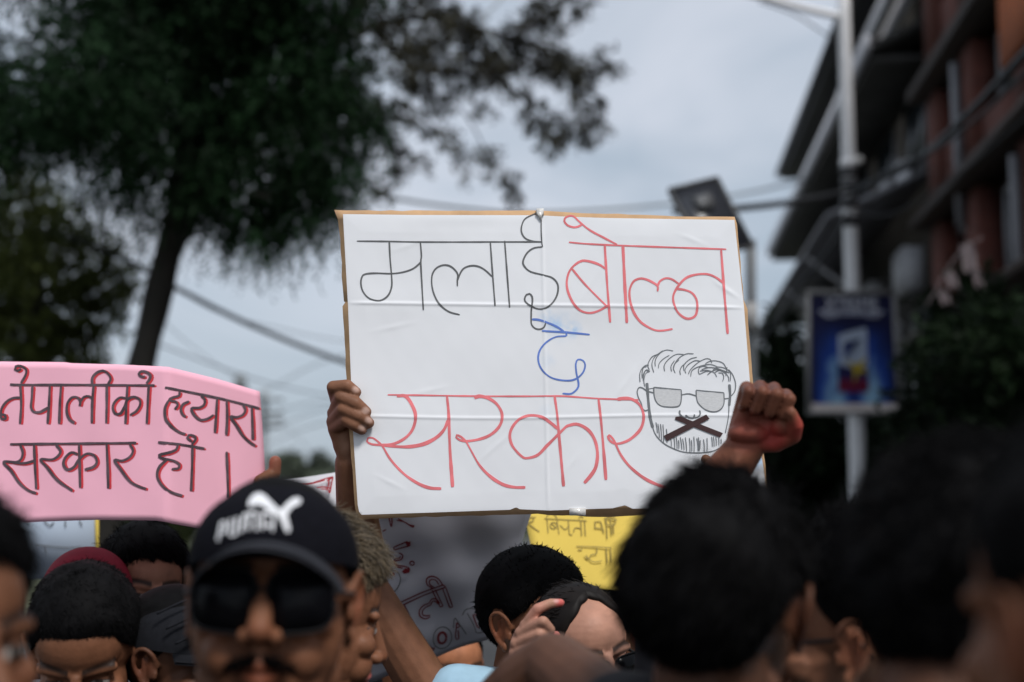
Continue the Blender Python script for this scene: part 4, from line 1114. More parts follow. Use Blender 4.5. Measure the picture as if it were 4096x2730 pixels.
gr = [[(528, 150), (540, 210), (552, 272)], [(545, 150), (562, 215), (556, 272)], [(600, 215), (660, 225), (700, 245), (742, 250)], [(610, 200), (680, 235), (735, 262), (742, 245)], [(480, 310), (512, 295)], [(575, 445), (690, 385)], [(580, 468), (700, 425)], [(575, 445), (580, 468)],
      [(620, 490), (650, 510), (640, 545), (590, 560), (600, 590), (660, 600), (705, 615), (692, 645), (650, 642)], [(632, 520), (625, 535), (583, 545), (578, 580), (605, 605), (650, 615)], circ(728, 572, 18, 16), circ(570, 660, 8, 8),
      [(550, 915), (980, 730)], [(562, 942), (1002, 750)], [(980, 730), (1002, 750)], [(900, 770), (850, 735), (845, 690), (880, 665), (925, 672), (960, 705), (978, 740)], [(905, 755), (872, 735), (868, 702), (890, 688), (920, 695), (945, 730)], [(890, 780), (962, 935)], [(915, 775), (985, 925)], [(962, 935), (985, 925)], [(975, 760), (1042, 940)], [(1002, 752), (1065, 930)], [(1042, 940), (1065, 930)],
      [(960, 905), (930, 865), (890, 862), (865, 900), (825, 915), (788, 955), (792, 1005), (840, 1028), (878, 1012)], [(945, 910), (925, 885), (895, 885), (880, 915), (838, 935), (812, 965), (815, 995), (850, 1005), (878, 1000)], [(638, 920), (728, 1088)], [(658, 905), (742, 1082)],
      [(785, 1160), (875, 1290), (915, 1280)], [(800, 1155), (885, 1270), (915, 1265)], circ(978, 1192, 40, 52), circ(978, 1192, 30, 42), [(1100, 1065), (1092, 1195), (1118, 1205), (1112, 1130)], [(1100, 1065), (1125, 1095), (1100, 1110)], [(1235, 1000), (1275, 1100), (1298, 1075), (1288, 1030), (1260, 1000), (1235, 1000)], [(1300, 900), (1345, 912)], [(1300, 900), (1310, 925), (1345, 935)]]
inkr = ink('dark_red_marker', (0.17, 0.014, 0.022))
for i0, i1 in ((0, 5), (5, 8), (8, 10), (10, 11), (11, 12), (12, 23), (23, 25), (25, 25), (25, 27), (27, 29), (29, 31), (31, 40)):
    if gr[i0:i1]: write('lettering', grey, GS, [(ZG(p), 5.2) for p in gr[i0:i1]], inkr, 0.0035, gsh, 5)
for q in ([(668, 395), (712, 378), (712, 420), (690, 432)], [(640, 640), (668, 612), (708, 612), (702, 645), (660, 655)]):
    b = MB(); b.add([GS.at(x, y, .005 + gsh(x, y)) for x, y in ZG(q)], [list(range(len(q)))[::-1]]); b.build('lettering', bpy.data.materials['dark_red_marker'], grey)
gk = [[(545, 635), (600, 640), (628, 690), (612, 750), (562, 800), (490, 800)], circ(980, 1192, 80, 92), [(1145, 1005), (1180, 955), (1250, 952), (1325, 1005), (1347, 1080), (1310, 1140), (1262, 1147)], [(1188, 985), (1240, 1080), (1262, 1147)], [(1072, 1110), (1085, 1030), (1130, 1090), (1182, 1165)]]
write('outline', grey, GS, [(ZG(p), 4.2) for p in gk], M['ink_black'], 0.0036, gsh, 5)

# ---- yellow sheet
YS = Plane((2098, 2060, 3.06), (2500, 2060, 3.06), (2200, 2360, 2.96))
yel = empty('yellow_paper_sign', YS.at(2300, 2200), 'yellow paper sign with faint dark writing, under the white placard', 'placard')
M['yellow_paper'] = mat('yellow_paper', (0.68, 0.50, 0.10), 0.8, 0.2, 0.05, 8, 0.001, 20)
b = MB(); qa, qb, qc, qd = np.array([2078, 1960.]), np.array([2680, 1975.]), np.array([2700, 2372.]), np.array([2155, 2340.])
gv = []; NG = 16
for j in range(NG + 1):
    for i in range(NG + 1):
        u, v = i / NG, j / NG
        q = (qa * (1 - u) + qb * u) * (1 - v) + (qd * (1 - u) + qc * u) * v
        gv.append(YS.at(q[0], q[1], 0.002 * math.sin(q[0] * .01 + q[1] * .008)))
b.add(gv, np.array([[j * (NG + 1) + i, (j + 1) * (NG + 1) + i, (j + 1) * (NG + 1) + i + 1, j * (NG + 1) + i + 1] for j in range(NG) for i in range(NG)]))
o = b.build('sheet', M['yellow_paper'], yel, True); so = o.modifiers.new('s', 'SOLIDIFY'); so.thickness = 0.0012; so.offset = -1
ZY = Z(1800, 2050, 2.306)
yw = [[(735, 52), (795, 50)], [(765, 50), (772, 80), (720, 108)], [(720, 108), (760, 140), (825, 187)], [(870, 65), (1060, 75), (1262, 85)], [(895, 65), (905, 200)], [(892, 60), (900, 28), (935, 15), (968, 32), (985, 68), (1005, 210)], circ(955, 130, 32, 30), [(930, 108), (980, 150)], [(1090, 75), (1100, 205)], [(1015, 125), (1060, 165), (1095, 135)], [(1095, 200), (1120, 220), (1130, 205)],
      [(1140, 190), (1150, 155), (1185, 150), (1215, 165)], [(1205, 80), (1215, 225)], [(1240, 84), (1250, 225)], [(1190, 70), (1200, 40), (1230, 60)], [(1330, 92), (1395, 92)], [(1338, 92), (1338, 160)], [(1330, 150), (1410, 158)], [(1390, 90), (1420, 200)], [(1420, 60), (1540, 80)], circ(1482, 85, 48, 45), [(1440, 60), (1450, 250)], [(1480, 60), (1490, 220)], [(1505, 100), (1510, 210)],
      [(1165, 320), (1330, 325), (1490, 335)], [(1180, 352), (1215, 352), (1218, 335)], [(1355, 332), (1350, 388), (1300, 400), (1288, 440), (1330, 465), (1402, 455)], [(1238, 410), (1275, 440), (1255, 400)], [(1440, 335), (1452, 480)], [(1480, 340), (1490, 470)]]
write('lettering', yel, YS, [(ZY(p), 4.2) for p in yw], ink('brown_black_marker', (0.27, 0.20, 0.05)), 0.0032, None, 5)

# ---- small white sheet between the two big placards, and a white sheet under the pink one
WS = Plane((1160, 1915, 2.9), (1360, 1892, 2.9), (1250, 2150, 2.92))
wh = empty('white_paper_sign', WS.at(1270, 2000), 'small white paper sign with a red corner letter, above the black baseball cap', 'placard')
M['plain_paper'] = mat('plain_paper', (0.62, 0.62, 0.66), 0.8, 0.2, 0.04, 8, 0.001, 20)
b = MB(); qs = [(1100, 1928), (1250, 1906), (1385, 1884), (1400, 2200), (1250, 2210), (1100, 2220)]
b.add([WS.at(x, y, .002 * math.sin(x)) for x, y in qs], [[0, 5, 4, 1], [1, 4, 3, 2]])
o = b.build('sheet', M['plain_paper'], wh); so = o.modifiers.new('s', 'SOLIDIFY'); so.thickness = 0.0012; so.offset = -1
ZW = Z(700, 1850, 1.782)
ww = [[(870, 160), (960, 150), (1060, 118), (1128, 100)], [(930, 160), (1010, 140), (1070, 122)], [(1085, 130), (1128, 102)], [(1088, 112), (1125, 108)], [(1128, 100), (1115, 160), (1105, 215)], [(1100, 125), (1095, 170)], [(1010, 180), (1060, 172), (1112, 182)], [(1040, 188), (1090, 190), (1100, 215)]]
write('lettering', wh, WS, [(ZW(p), 5.5) for p in ww], M['red_edge'], .004, None, 5)

US = Plane((60, 2100, 3.35), (390, 2095, 3.35), (200, 2300, 3.35))
un = empty('pale_paper_sign', US.at(240, 2200), 'pale paper sign with a yellow edge strip hanging below the pink placard', 'placard')
b = MB(); b.add([US.at(x, y) for x, y in [(-20, 1990), (380, 1990), (382, 2300), (-10, 2330)]], [[0, 3, 2, 1]])
o = b.build('sheet', mat('pale_blue_paper', (0.40, 0.47, 0.56), 0.8, 0.2, 0.06, 8), un); so = o.modifiers.new('s', 'SOLIDIFY'); so.thickness = 0.0015; so.offset = -1
b = MB(); b.add([US.at(x, y, .002) for x, y in [(380, 1990), (394, 1990), (397, 2300), (383, 2300)]], [[0, 3, 2, 1]])
o = b.build('edge_strip', M['yellow_paper'], un); so = o.modifiers.new('s', 'SOLIDIFY'); so.thickness = 0.0035; so.offset = -1
write('lettering', un, US, [([(100, 2085), (110, 2100), (120, 2090)], 5), ([(175, 2080), (200, 2104), (218, 2088)], 5), ([(262, 2080), (264, 2108)], 5), ([(318, 2080), (330, 2104)], 5), ([(140, 2180), (260, 2190), (330, 2188)], 4), ([(180, 2186), (184, 2215)], 4)], M['ink_black'], .003)
# ------------------------------------------------------------------ people
def rotm(yaw, pitch, roll):
    """head turn: yaw to the viewer's right (deg, 0 faces the camera), pitch down, roll clockwise as seen"""
    a = Matrix.Rotation(R(yaw), 3, 'Z') @ Matrix.Rotation(R(pitch), 3, 'X') @ Matrix.Rotation(R(-roll), 3, 'Y')
    return np.array(a)

EYE = 0.032
def head_prims(mb, T, jaw=1.0, nose=1.0, ears=1.0):
    """T maps head space (face towards -y, z up) to the world"""
    P = lambda *p: T(np.array(p, float))
    Rm, s = T.R, T.s
    def E(c, semi, n=24, m=16): ell(mb, T(np.array(c)), np.array(semi) * s, Rm, n, m)
    def C(a, b, r0, r1, n=14): cap(mb, T(np.array(a)), T(np.array(b)), r0 * s, r1 * s, n)
    E((0, .014, .030), (.0745, .096, .089), 32, 20)                # cranium
    E((0, -.028, .040), (.064, .058, .060))                        # forehead
    E((0, -.030, -.030), (.063 * jaw, .056, .074))                 # face
    E((0, -.034, -.070), (.050 * jaw, .046, .042))                 # jaw
    C((-.046 * jaw, -.005, -.068), (-.016, -.068, -.098), .017, .014); C((.046 * jaw, -.005, -.068), (.016, -.068, -.098), .017, .014)
    E((0, -.074, -.101), (.021, .017, .016))                       # chin
    for q in (-1, 1):
        E((q * .043, -.058, -.022), (.021, .021, .019))            # cheekbone
        E((q * .034, -.058, -.050), (.022, .026, .026))            # cheek
        C((q * .012, -.0795, .021), (q * .050, -.0655, .020), .0085, .008)   # brow
        E((q * EYE, -.0670, .0005), (.0155, .0130, .0120))         # eye bulge with its lids
        E((q * .0125, -.097, -.036), (.0085, .011, .0085))         # nose wing
    C((0, -.085, .014), (0, -.108 * nose, -.031), .0085, .0115)    # nose
    E((0, -.101 * nose, -.034), (.011, .012, .010))
    C((0, -.089, -.040), (0, -.092, -.056), .009, .008)            # upper lip base
    for q in (-1, 1):
        C((0, -.0965, -.0615), (q * .022, -.083, -.0665), .0058, .0040)
        C((0, -.0940, -.0745), (q * .021, -.082, -.0680), .0068, .0040)
    if ears:
        for q in (-1, 1):
            X = lambda x, y, z: (q * (.0725 + x * ears), y, z)
            path = smooth_path([X(.002, -.012, .004), X(.010, -.008, .020), X(.016, .006, .029), X(.019, .019, .022), X(.017, .021, .004), X(.011, .012, -.016), X(.006, .003, -.028)], .004)
            path = [T(p) for p in path]
            for i in range(len(path) - 1): cap(mb, path[i], path[i + 1], .0042 * s, .0042 * s, 10, 3)
            tl = np.array([[math.cos(q * .35), math.sin(q * .35), 0], [-math.sin(q * .35), math.cos(q * .35), 0], [0, 0, 1]]).T
            ell(mb, T(np.array(X(.003, .006, .000))), np.array([.0035, .016, .026]) * s, Rm @ tl, 16, 12)
            ell(mb, T(np.array(X(.005, -.001, -.029))), np.array([.0045, .0075, .009]) * s, Rm @ tl, 14, 10)
            C(X(.010, .010, .014), X(.007, .008, -.012), .0034, .0034)   # inner fold
            C(X(.004, -.012, -.006), X(.004, -.011, -.014), .0042, .0042)
    C((0, .022, -.050), (0, .042, -.165), .054, .056)               # neck

class HT:
    def __init__(self, loc, yaw, pitch, roll, s=1.0):
        self.o = np.asarray(loc, float); self.R = rotm(yaw, pitch, roll); self.s = s
    def __call__(self, p): return self.o + self.s * (self.R @ np.asarray(p, float))
    def inv(self, V): return ((np.asarray(V) - self.o) @ self.R) / self.s
    def many(self, V): return self.o + self.s * (np.asarray(V) @ self.R.T)

SC, SS = np.array([0, .014, .030]), np.array([.0745, .096, .089])     # scalp ellipsoid
def hairline(az, kind):
    """lowest scalp height (unit sphere z) against the angle from the face, 0 front to pi at the back"""
    tabs = {'short': ([0, 25, 45, 62, 76, 90, 104, 118, 140, 180], [.62, .60, .52, .12, -.12, .08, .02, -.50, -.84, -.90]),
            'low': ([0, 25, 45, 62, 76, 90, 104, 118, 140, 180], [.46, .44, .34, .05, -.14, .06, .0, -.5, -.84, -.90]),
            'fade': ([0, 25, 45, 62, 78, 95, 112, 135, 180], [.52, .50, .44, .30, .18, .20, .05, -.20, -.30]),
            'woman': ([0, 25, 45, 62, 78, 95, 112, 135, 180], [.88, .80, .50, .02, -.3, -.5, -.9, -.95, -.97])}
    a, z = tabs[kind]
    return np.interp(np.degrees(az), a, z)

def nz3(P, seed=0, f=1.0):
    """cheap smooth noise of position"""
    r = np.random.default_rng(seed)
    out = np.zeros(len(P))
    for k in range(7):
        w = r.normal(size=3) * 40 * f * (1 + .5 * k)
        out += np.sin(P @ w + r.random() * 6.3) / (1 + .5 * k)
    return out / 3.0

def make_hair(T, parent, material, kind='short', thick=.010, top=.022, n=4200, length=.018, lift=.6, flow=(0, .5, -.3), curl=0.0, seed=1, front=0.0, width=.0009, name='hair', lumps=.004, asym=0.0, dent=None):
    """a dense scalp layer with many separate strands growing out of it; all in head space, then placed"""
    r = np.random.default_rng(seed)
    def surf(az, t):
        """az signed angle from the face, t 0 hairline..1 crown"""
        z0 = hairline(np.abs(az), kind)
        z = z0 + (1 - z0) * np.sin(t * np.pi / 2)
        z = np.clip(z, -1, 1)
        q = np.sqrt(np.maximum(0, 1 - z * z))
        return np.stack([np.sin(az) * q, -np.cos(az) * q, z], -1)
    def vol(d, t):
        up = np.clip(d[:, 2], 0, 1)
        h = .002 + (thick + (top - thick) * up ** 1.2) * np.clip(t * 4.0, 0, 1) ** .6
        h = h + front * np.clip(-d[:, 1], 0, 1) * up * np.clip(t * 3, 0, 1)
        h = h * (1 + asym * d[:, 0])
        if dent is not None: h = h * (1 - .85 * np.clip((d @ np.asarray(dent) - .55) / .4, 0, 1))
        return np.maximum(.0015, h + lumps * nz3(d * .09, seed) * np.clip(t * 4, 0, 1))
    NA, NT = 96, 26
    A = np.linspace(-np.pi, np.pi, NA, endpoint=False)
    Tt = np.linspace(0, 1, NT)
    aa, tt = np.meshgrid(A, Tt, indexing='ij'); aa, tt = aa.ravel(), tt.ravel()
    d = surf(aa, tt)
    nrm_ = d / SS; nrm_ /= np.linalg.norm(nrm_, axis=1)[:, None]
    base = SC + d * SS
    outer = base + nrm_ * vol(d, tt)[:, None]
    inner = base - nrm_ * .006
    mb = MB()
    q = np.array([[i * NT + j, ((i + 1) % NA) * NT + j, ((i + 1) % NA) * NT + j + 1, i * NT + j + 1] for i in range(NA) for j in range(NT - 1)])
    nV = NA * NT
    rim = np.array([[i * NT, i * NT + nV, ((i + 1) % NA) * NT + nV, ((i + 1) % NA) * NT] for i in range(NA)])
    mb.add(T.many(np.vstack([outer, inner])), np.vstack([q, q[:, ::-1] + nV, rim]), 0, np.concatenate([np.clip(.35 + .25 * nz3(outer, seed + 3, 2.0), 0, 1), np.zeros(nV)]))
    # strands
    az = r.uniform(-np.pi, np.pi, n); t = r.random(n) ** 1.25
    d = surf(az, t)
    nrm_ = d / SS; nrm_ /= np.linalg.norm(nrm_, axis=1)[:, None]
    p0 = SC + d * SS + nrm_ * vol(d, t)[:, None] * .75
    fl = np.asarray(flow, float) + r.normal(size=(n, 3)) * .22
    cl = .45 * np.stack([nz3(p0, seed + 20, .9), nz3(p0, seed + 21, .9), nz3(p0, seed + 22, .9)], 1)
    fl = fl + cl
    fl[:, 0] += d[:, 0] * .3
    fl -= nrm_ * np.sum(fl * nrm_, axis=1)[:, None]
    fl /= np.maximum(.4, np.linalg.norm(fl, axis=1))[:, None]
    dr = nrm_ * (lift + .12 * nz3(p0, seed + 23, 1.2))[:, None] + fl
    dr /= np.linalg.norm(dr, axis=1)[:, None]
    Ls = length * (.5 + r.random(n)) * (.35 + .65 * np.clip(t * 3, 0, 1))
    K = 5
    pts = np.zeros((n, K, 3)); pts[:, 0] = p0
    ph = r.random(n) * 6.28; sd_ = np.cross(dr, r.normal(size=(n, 3))); sd_ /= np.linalg.norm(sd_, axis=1)[:, None] + 1e-9
    cur = dr.copy()
    for k in range(1, K):
        cur = cur + np.array([0, 0, -.12]) + r.normal(size=(n, 3)) * .10 + curl * (np.sin(ph + k * 2.1)[:, None] * sd_ + np.cos(ph + k * 2.1)[:, None] * np.cross(dr, sd_))
        cur /= np.linalg.norm(cur, axis=1)[:, None]
        pts[:, k] = pts[:, k - 1] + cur * (Ls / (K - 1))[:, None]
    wd = width * (.7 + .6 * r.random(n))
    up_ = np.cross(sd_, dr)
    tri = np.stack([sd_, -.5 * sd_ + .866 * up_, -.5 * sd_ - .866 * up_], 1)              # n,3,3
    tp = np.array([1, 1, .9, .7, .25])
    V = pts[:, :, None, :] + tri[:, None, :, :] * (wd[:, None, None, None] * tp[None, :, None, None])
    V = V.reshape(-1, 3)
    f = []
    for k in range(K - 1):
        for j in range(3):
            f.append([k * 3 + j, k * 3 + (j + 1) % 3, (k + 1) * 3 + (j + 1) % 3, (k + 1) * 3 + j])
    f = np.array(f)
    F = (f[None] + (np.arange(n) * K * 3)[:, None, None]).reshape(-1, 4)
    sh = np.clip(.5 + .3 * nz3(p0, seed + 9, 1.5) + .15 * r.normal(size=n), 0, 1)
    mb.add(T.many(V), F, 0, np.repeat(sh, K * 3))
    o = mb.build(name, material, parent, True)
    if kind == 'x': pass
    return o

def fur(T, parent, P, D, material, L=.01, width=.0006, seed=1, name='beard'):
    """short separate hairs at head-space points P along D"""
    r = np.random.default_rng(seed); n = len(P)
    D = D + r.normal(size=(n, 3)) * .35; D /= np.linalg.norm(D, axis=1)[:, None]
    S = np.cross(D, r.normal(size=(n, 3))); S /= np.linalg.norm(S, axis=1)[:, None]
    U = np.cross(S, D); l = L * (.6 + .8 * r.random(n))[:, None]
    V = np.stack([P + S * width, P - .5 * S * width + .866 * U * width, P - .5 * S * width - .866 * U * width, P + D * l + np.array([0, 0, -.15]) * l], 1).reshape(-1, 3)
    f = np.array([[0, 1, 3], [1, 2, 3], [2, 0, 3]])
    mb = MB(); mb.add(T.many(V), (f[None] + (np.arange(n) * 4)[:, None, None]).reshape(-1, 3), 0, np.repeat(r.random(n), 4))
    return mb.build(name, material, parent)

class Hand:
    """palm space: fingers along +y, thumb on +x, back of the hand +z"""
    FX = (.030, .010, -.010, -.028); FY = (.088, .092, .088, .080)
    FL = ((.042, .025, .022), (.046, .029, .023), (.043, .027, .022), (.034, .020, .020)); FR = (.0092, .0096, .0091, .0080)
    def __init__(self, o, x, y, z, s=1.0):
        self.o = np.asarray(o, float); self.B = np.stack([norm(x), norm(y), norm(z)], 1); self.s = s
    def __call__(self, p): return self.o + self.s * (self.B @ np.asarray(p, float))
    def prims(self, mb, curl=((20, 30, 20),) * 4, spread=(4, 1, -2, -6), thumb=((.034, .022, -.010), (.052, .050, -.016), (.058, .078, -.024), (.058, .100, -.030))):
        s = self.s
        tips = []
        for i in range(4):
            w = np.array([self.FX[i] * .62, .004, 0]); k = np.array([self.FX[i], self.FY[i], .002])
            cap(mb, self(w), self(k), .0145 * s, .0112 * s, 14)
            a = 0.0; p = k
            for j in range(3):
                a += R(curl[i][j])
                dv = np.array([math.sin(R(spread[i])) * math.cos(a), math.cos(a) * math.cos(R(spread[i])), -math.sin(a)])
                q = p + dv * self.FL[i][j]
                r0 = self.FR[i] * (1 - .10 * j); r1 = self.FR[i] * (1 - .10 * (j + 1))
                cap(mb, self(p), self(q), r0 * s, r1 * s, 14)
                p = q
            tips.append(self(p))
        ell(mb, self((.003, .048, -.002)), np.array([.034, .046, .0145]) * s, self.B, 20, 14)
        ell(mb, self((.018, .028, -.010)), np.array([.017, .028, .014]) * s, self.B, 16, 10)
        ell(mb, self((-.020, .032, -.008)), np.array([.012, .030, .013]) * s, self.B, 16, 10)
        th = [self(t) for t in thumb]
        chain(mb, th, [r * s for r in (.014, .0115, .0105, .0088)], 14)
        cap(mb, self((.010, .006, -.004)), th[0], .015 * s, .0145 * s, 14)
        return tips + [th[-1]]

SKIN = {'brown': (.155, .065, .034), 'dark': (.095, .041, .023), 'light': (.40, .205, .142), 'mid': (.185, .077, .040), 'deep': (.08, .036, .022)}

def paint_skin(me, T, base, regions=(), stubble=0.0, brows=True, lipcol=None, dark_under=False):
    V = verts_of(me); n = len(V)
    c = np.tile(np.array(base), (n, 1))
    L = T.inv(V)
    head = (np.abs(L[:, 0]) < .1) & (np.abs(L[:, 1]) < .14) & (L[:, 2] > -.13) & (L[:, 2] < .14)
    c *= (1 + .07 * nz3(V, 4, .35))[:, None]
    def mask(center, rad):
        q = (L - np.asarray(center)) / np.asarray(rad)
        return np.clip(1.5 - np.linalg.norm(q, axis=1) * 1.5, 0, 1) * head
    def blend(m, col, k):
        nonlocal c
        m = (m * k)[:, None]; c = c * (1 - m) + np.asarray(col) * m
    b_ = np.asarray(base)
    for q in (-1, 1):
        blend(mask((q * .04, -.075, -.03), (.03, .03, .022)), b_ * np.array([1.12, 1.0, .95]), .7)
        blend(mask((q * EYE, -.078, -.012), (.022, .02, .010)), b_ * np.array([.72, .66, .66]), .6)
        blend(mask((q * .085, .01, 0), (.018, .035, .036)), b_ * np.array([1.15, .88, .82]), .8)
    blend(mask((0, -.115, -.034), (.02, .02, .014)), b_ * np.array([1.12, .95, .9]), .7)
    lc = lipcol if lipcol is not None else b_ * np.array([.95, .62, .60])
    lips = np.clip(1.3 - np.abs((L[:, 2] + .068) / .0125), 0, 1) * (L[:, 1] < -.080) * np.clip(1.4 - np.abs(L[:, 0]) / .021, 0, 1) * head
    blend(lips, lc, .9)
    line = np.clip(1.2 - np.abs((L[:, 2] + .0678 - .25 * np.abs(L[:, 0]) * 0)) / .0024, 0, 1) * (L[:, 1] < -.078) * (np.abs(L[:, 0]) < .022) * head
    blend(line, b_ * .12, .9)
    if brows:
        bx = np.abs(L[:, 0]); bz = .0255 + .004 * np.sin(np.clip((bx - .012) / .04, 0, 1) * np.pi * .8)
        m = np.clip(1.4 - np.abs(L[:, 2] - bz) / .0055, 0, 1) * (bx > .010) * (bx < .054) * (L[:, 1] < -.05) * head
        blend(m, (.012, .009, .008), .92)
    # lashes and eye opening
    for q in (-1, 1):
        ex = (L[:, 0] - q * EYE)
        up = .0045 * (1 - (ex / .0145) ** 2)
        m = np.clip(1.3 - np.abs(L[:, 2] - .0015 - up) / .0022, 0, 1) * (np.abs(ex) < .0145) * (L[:, 1] < -.06) * head
        blend(m, (.010, .007, .006), .95)
        op = (np.abs(ex) < .013) * (L[:, 2] < .0015 + up) * (L[:, 2] > -.0035 + .2 * np.abs(ex) * 0) * (L[:, 1] < -.06) * head
        blend(op.astype(float), (.42, .39, .36), .75)
        blend((op * (np.abs(ex) < .0058)).astype(float), (.012, .008, .006), .95)
        blend(mask((q * .0075, -.106, -.0425), (.0055, .012, .0045)), b_ * .1, .95)
    if stubble > 0:
        m = np.clip((-.030 - L[:, 2]) / .03, 0, 1) * (L[:, 1] < .0) * head * (np.abs(L[:, 0]) < .09)
        m *= 1 - lips
        blend(m * (0.6 + .4 * nz3(V, 8, 3)), (.020, .015, .013), stubble)
    for cen, rad, col, k in regions:
        q = np.linalg.norm((V - np.asarray(cen)) / np.asarray(rad), axis=1)
        m = np.clip(1.6 - q * 1.6, 0, 1)
        m = (m * k)[:, None]; c = c * (1 - m) + np.asarray(col) * m
    paint(me, np.clip(c, .002, 1))

def person(label, px, py, d, yaw=0, pitch=0, roll=0, s=1.0, skin='brown', byaw=None, shirt='shirt_dark', hair=None, arms=(None, None), hands=(), voxel=.0028, stubble=0.0, jaw=1.0, brows=True,
           regions=(), sleeve=.17, extra_shirt=(), group=None, lean=(0, 0), lip=None, shoulders=.185, ears=1.0, drop=0.0, extra_body=None):
    """a whole standing figure. arms: per side (viewer's left for someone facing us is -x of the body) a list of joints
    [shoulder?, elbow, wrist] in world space, or None for an arm hanging at the side. hands: list of callables adding hand shapes"""
    loc = W(px, py, d)
    T = HT(loc, yaw, pitch, roll, s)
    by = yaw if byaw is None else byaw
    B = rotm(by, 0, 0)
    fx, fy = B @ np.array([1, 0, 0]), B @ np.array([0, -1, 0])            # body right (its +x), forward
    neck = loc + s * (T.R @ np.array([0, .030, -.085]))
    ch = neck - fy * .035 + np.array([0, 0, -.13 - drop]) + fx * lean[0] + fy * lean[1]     # between the shoulders
    hip = np.array([ch[0], ch[1], 0.0]) - fy * .01; hip[2] = max(.55, ch[2] - .52)
    base = np.array([hip[0], hip[1], 0.0])
    root = empty('person', base, label, 'person', group)
    mb = MB()
    head_prims(mb, T, jaw, ears=ears)
    cap(mb, neck, ch + np.array([0, 0, .03]), .054, .062, 18)
    sh = [ch + fx * q * shoulders * s for q in (-1, 1)]
    cap(mb, ch + np.array([0, 0, .045]) - fx * .05, sh[0] + np.array([0, 0, .005]), .052, .045, 16)
    cap(mb, ch + np.array([0, 0, .045]) + fx * .05, sh[1] + np.array([0, 0, .005]), .052, .045, 16)
    for k in range(5):
        a, b2 = ch * (1 - k / 5) + hip * (k / 5), ch * (1 - (k + 1) / 5) + hip * ((k + 1) / 5)
        wv = [.125, .13, .12, .105, .11, .12]
        for q in (-1, 1): cap(mb, a + fx * q * wv[k] * .55, b2 + fx * q * wv[k + 1] * .55, .085, .085, 14)
    smb = MB()
    joints = []
    for i, q in enumerate((-1, 1)):
        if arms[i] is None:
            el = sh[i] + fx * q * .055 - np.array([0, 0, .29]) - fy * .02
            wr = el + fx * q * .0 - np.array([0, 0, .25]) + fy * .06
            J = [sh[i], el, wr]
            h = Hand(wr, fy * 1.0, np.array([0, 0, -1.0]) + fy * .15, fx * q)
            h.prims(mb)
        else:
            J = list(arms[i])
            if len(J) == 2: J = [sh[i]] + J
        joints.append(J)
        chain(mb, [J[0], J[0] * .45 + J[1] * .55, J[1]], (.050, .046, .040), 16)
        mid = J[1] * .68 + J[2] * .32
        chain(mb, [J[1], mid, J[2]], (.040, .043, .0285), 16)
        e = J[0] + norm(J[1] - J[0]) * sleeve
        chain(smb, [ch + np.array([0, 0, .03]) + fx * q * .05, J[0], J[0] * .5 + e * .5, e], (.075, .070, .066, .062), 16)
    for fn in hands: fn(mb)
    if extra_body: extra_body(mb)
    me = remesh(mb, voxel, 5, .5)
    paint_skin(me, T, SKIN[skin] if isinstance(skin, str) else skin, regions, stubble, brows, lip)
    link('body', me, M['skin'], root, True)
    # shirt
    for k in range(6):
        a = ch * (1 - k / 6) + hip * (k / 6); b2 = ch * (1 - (k + 1) / 6) + hip * ((k + 1) / 6)
        for q in (-1, 0, 1): cap(smb, a + fx * q * .085, b2 + fx * q * .085, .108, .108, 14)
    col_ = neck * .35 + ch * .65
    xs = [col_ + (math.cos(t) * fx * .062 + math.sin(t) * fy * .062) + np.array([0, 0, .010 - .014 * math.sin(t)]) for t in np.linspace(0, 2 * np.pi, 17)]
    for i in range(16): cap(smb, xs[i], xs[i + 1], .014, .014, 10)
    for fn in extra_shirt: fn(smb)
    ms = remesh(smb, .009, 4, .5)
    link('shirt', ms, M[shirt], root, True)
    # trousers and shoes, out of sight below
    tm = MB()
    cap(tm, hip - fx * .06, hip + fx * .06, .115, .115, 14)
    for q in (-1, 1):
        kn = base + fx * q * .10 + fy * .03 + np.array([0, 0, hip[2] * .52]); an = base + fx * q * .11 + np.array([0, 0, .07])
        chain(tm, [hip + fx * q * .075 - [0, 0, .03], kn, an], (.095, .068, .055), 12)
        sm = MB(); cap(sm, an - fy * .03 - [0, 0, .03], an + fy * .14 - [0, 0, .035], .040, .034, 10)
        sm.build('shoe', M['shoe'], root, True)
    link('trousers', remesh(tm, .016, 2, .5), M['jeans'], root, True)
    if hair:
        hair = dict(hair); hm = hair.pop('m', 'hair')
        make_hair(T, root, M[hm], **hair)
    return root, T, joints

# --- caps and glasses, all in head space
def dome(T, rows=22, cols=64, c=(0, .006, .034), semi=(.0875, .106, .086), z0=-.02, front_lift=.016):
    V = []
    for i in range(rows + 1):
        t = i / rows
        zz = z0 + (1 - z0) * math.sin(t * np.pi / 2)
        q = math.sqrt(max(0, 1 - max(zz, 0) ** 2.3)) if zz > 0 else 1.0
        for j in range(cols):
            a = 2 * np.pi * j / cols
            x, y = math.sin(a) * q, -math.cos(a) * q
            fl = front_lift * max(0, math.cos(a)) * (1 - abs(t - .45) * 1.4)
            seam = -.0012 * math.exp(-(((a * 6 / (2 * np.pi)) % 1 - .5) / .03) ** 2) * 0 + (-.0010 * max(math.exp(-((((a * 6 / (2 * np.pi)) + .5) % 1 - .5) / .035) ** 2), 0))
            V.append([c[0] + semi[0] * x * (1 + seam * 12), c[1] + semi[1] * y * (1 + seam * 12) - max(0, fl) * .6, c[2] + semi[2] * zz * (1 + seam * 6)])
    F = [[i * cols + j, i * cols + (j + 1) % cols, (i + 1) * cols + (j + 1) % cols, (i + 1) * cols + j] for i in range(rows) for j in range(cols)]
    return T.many(np.array(V)), np.array(F)

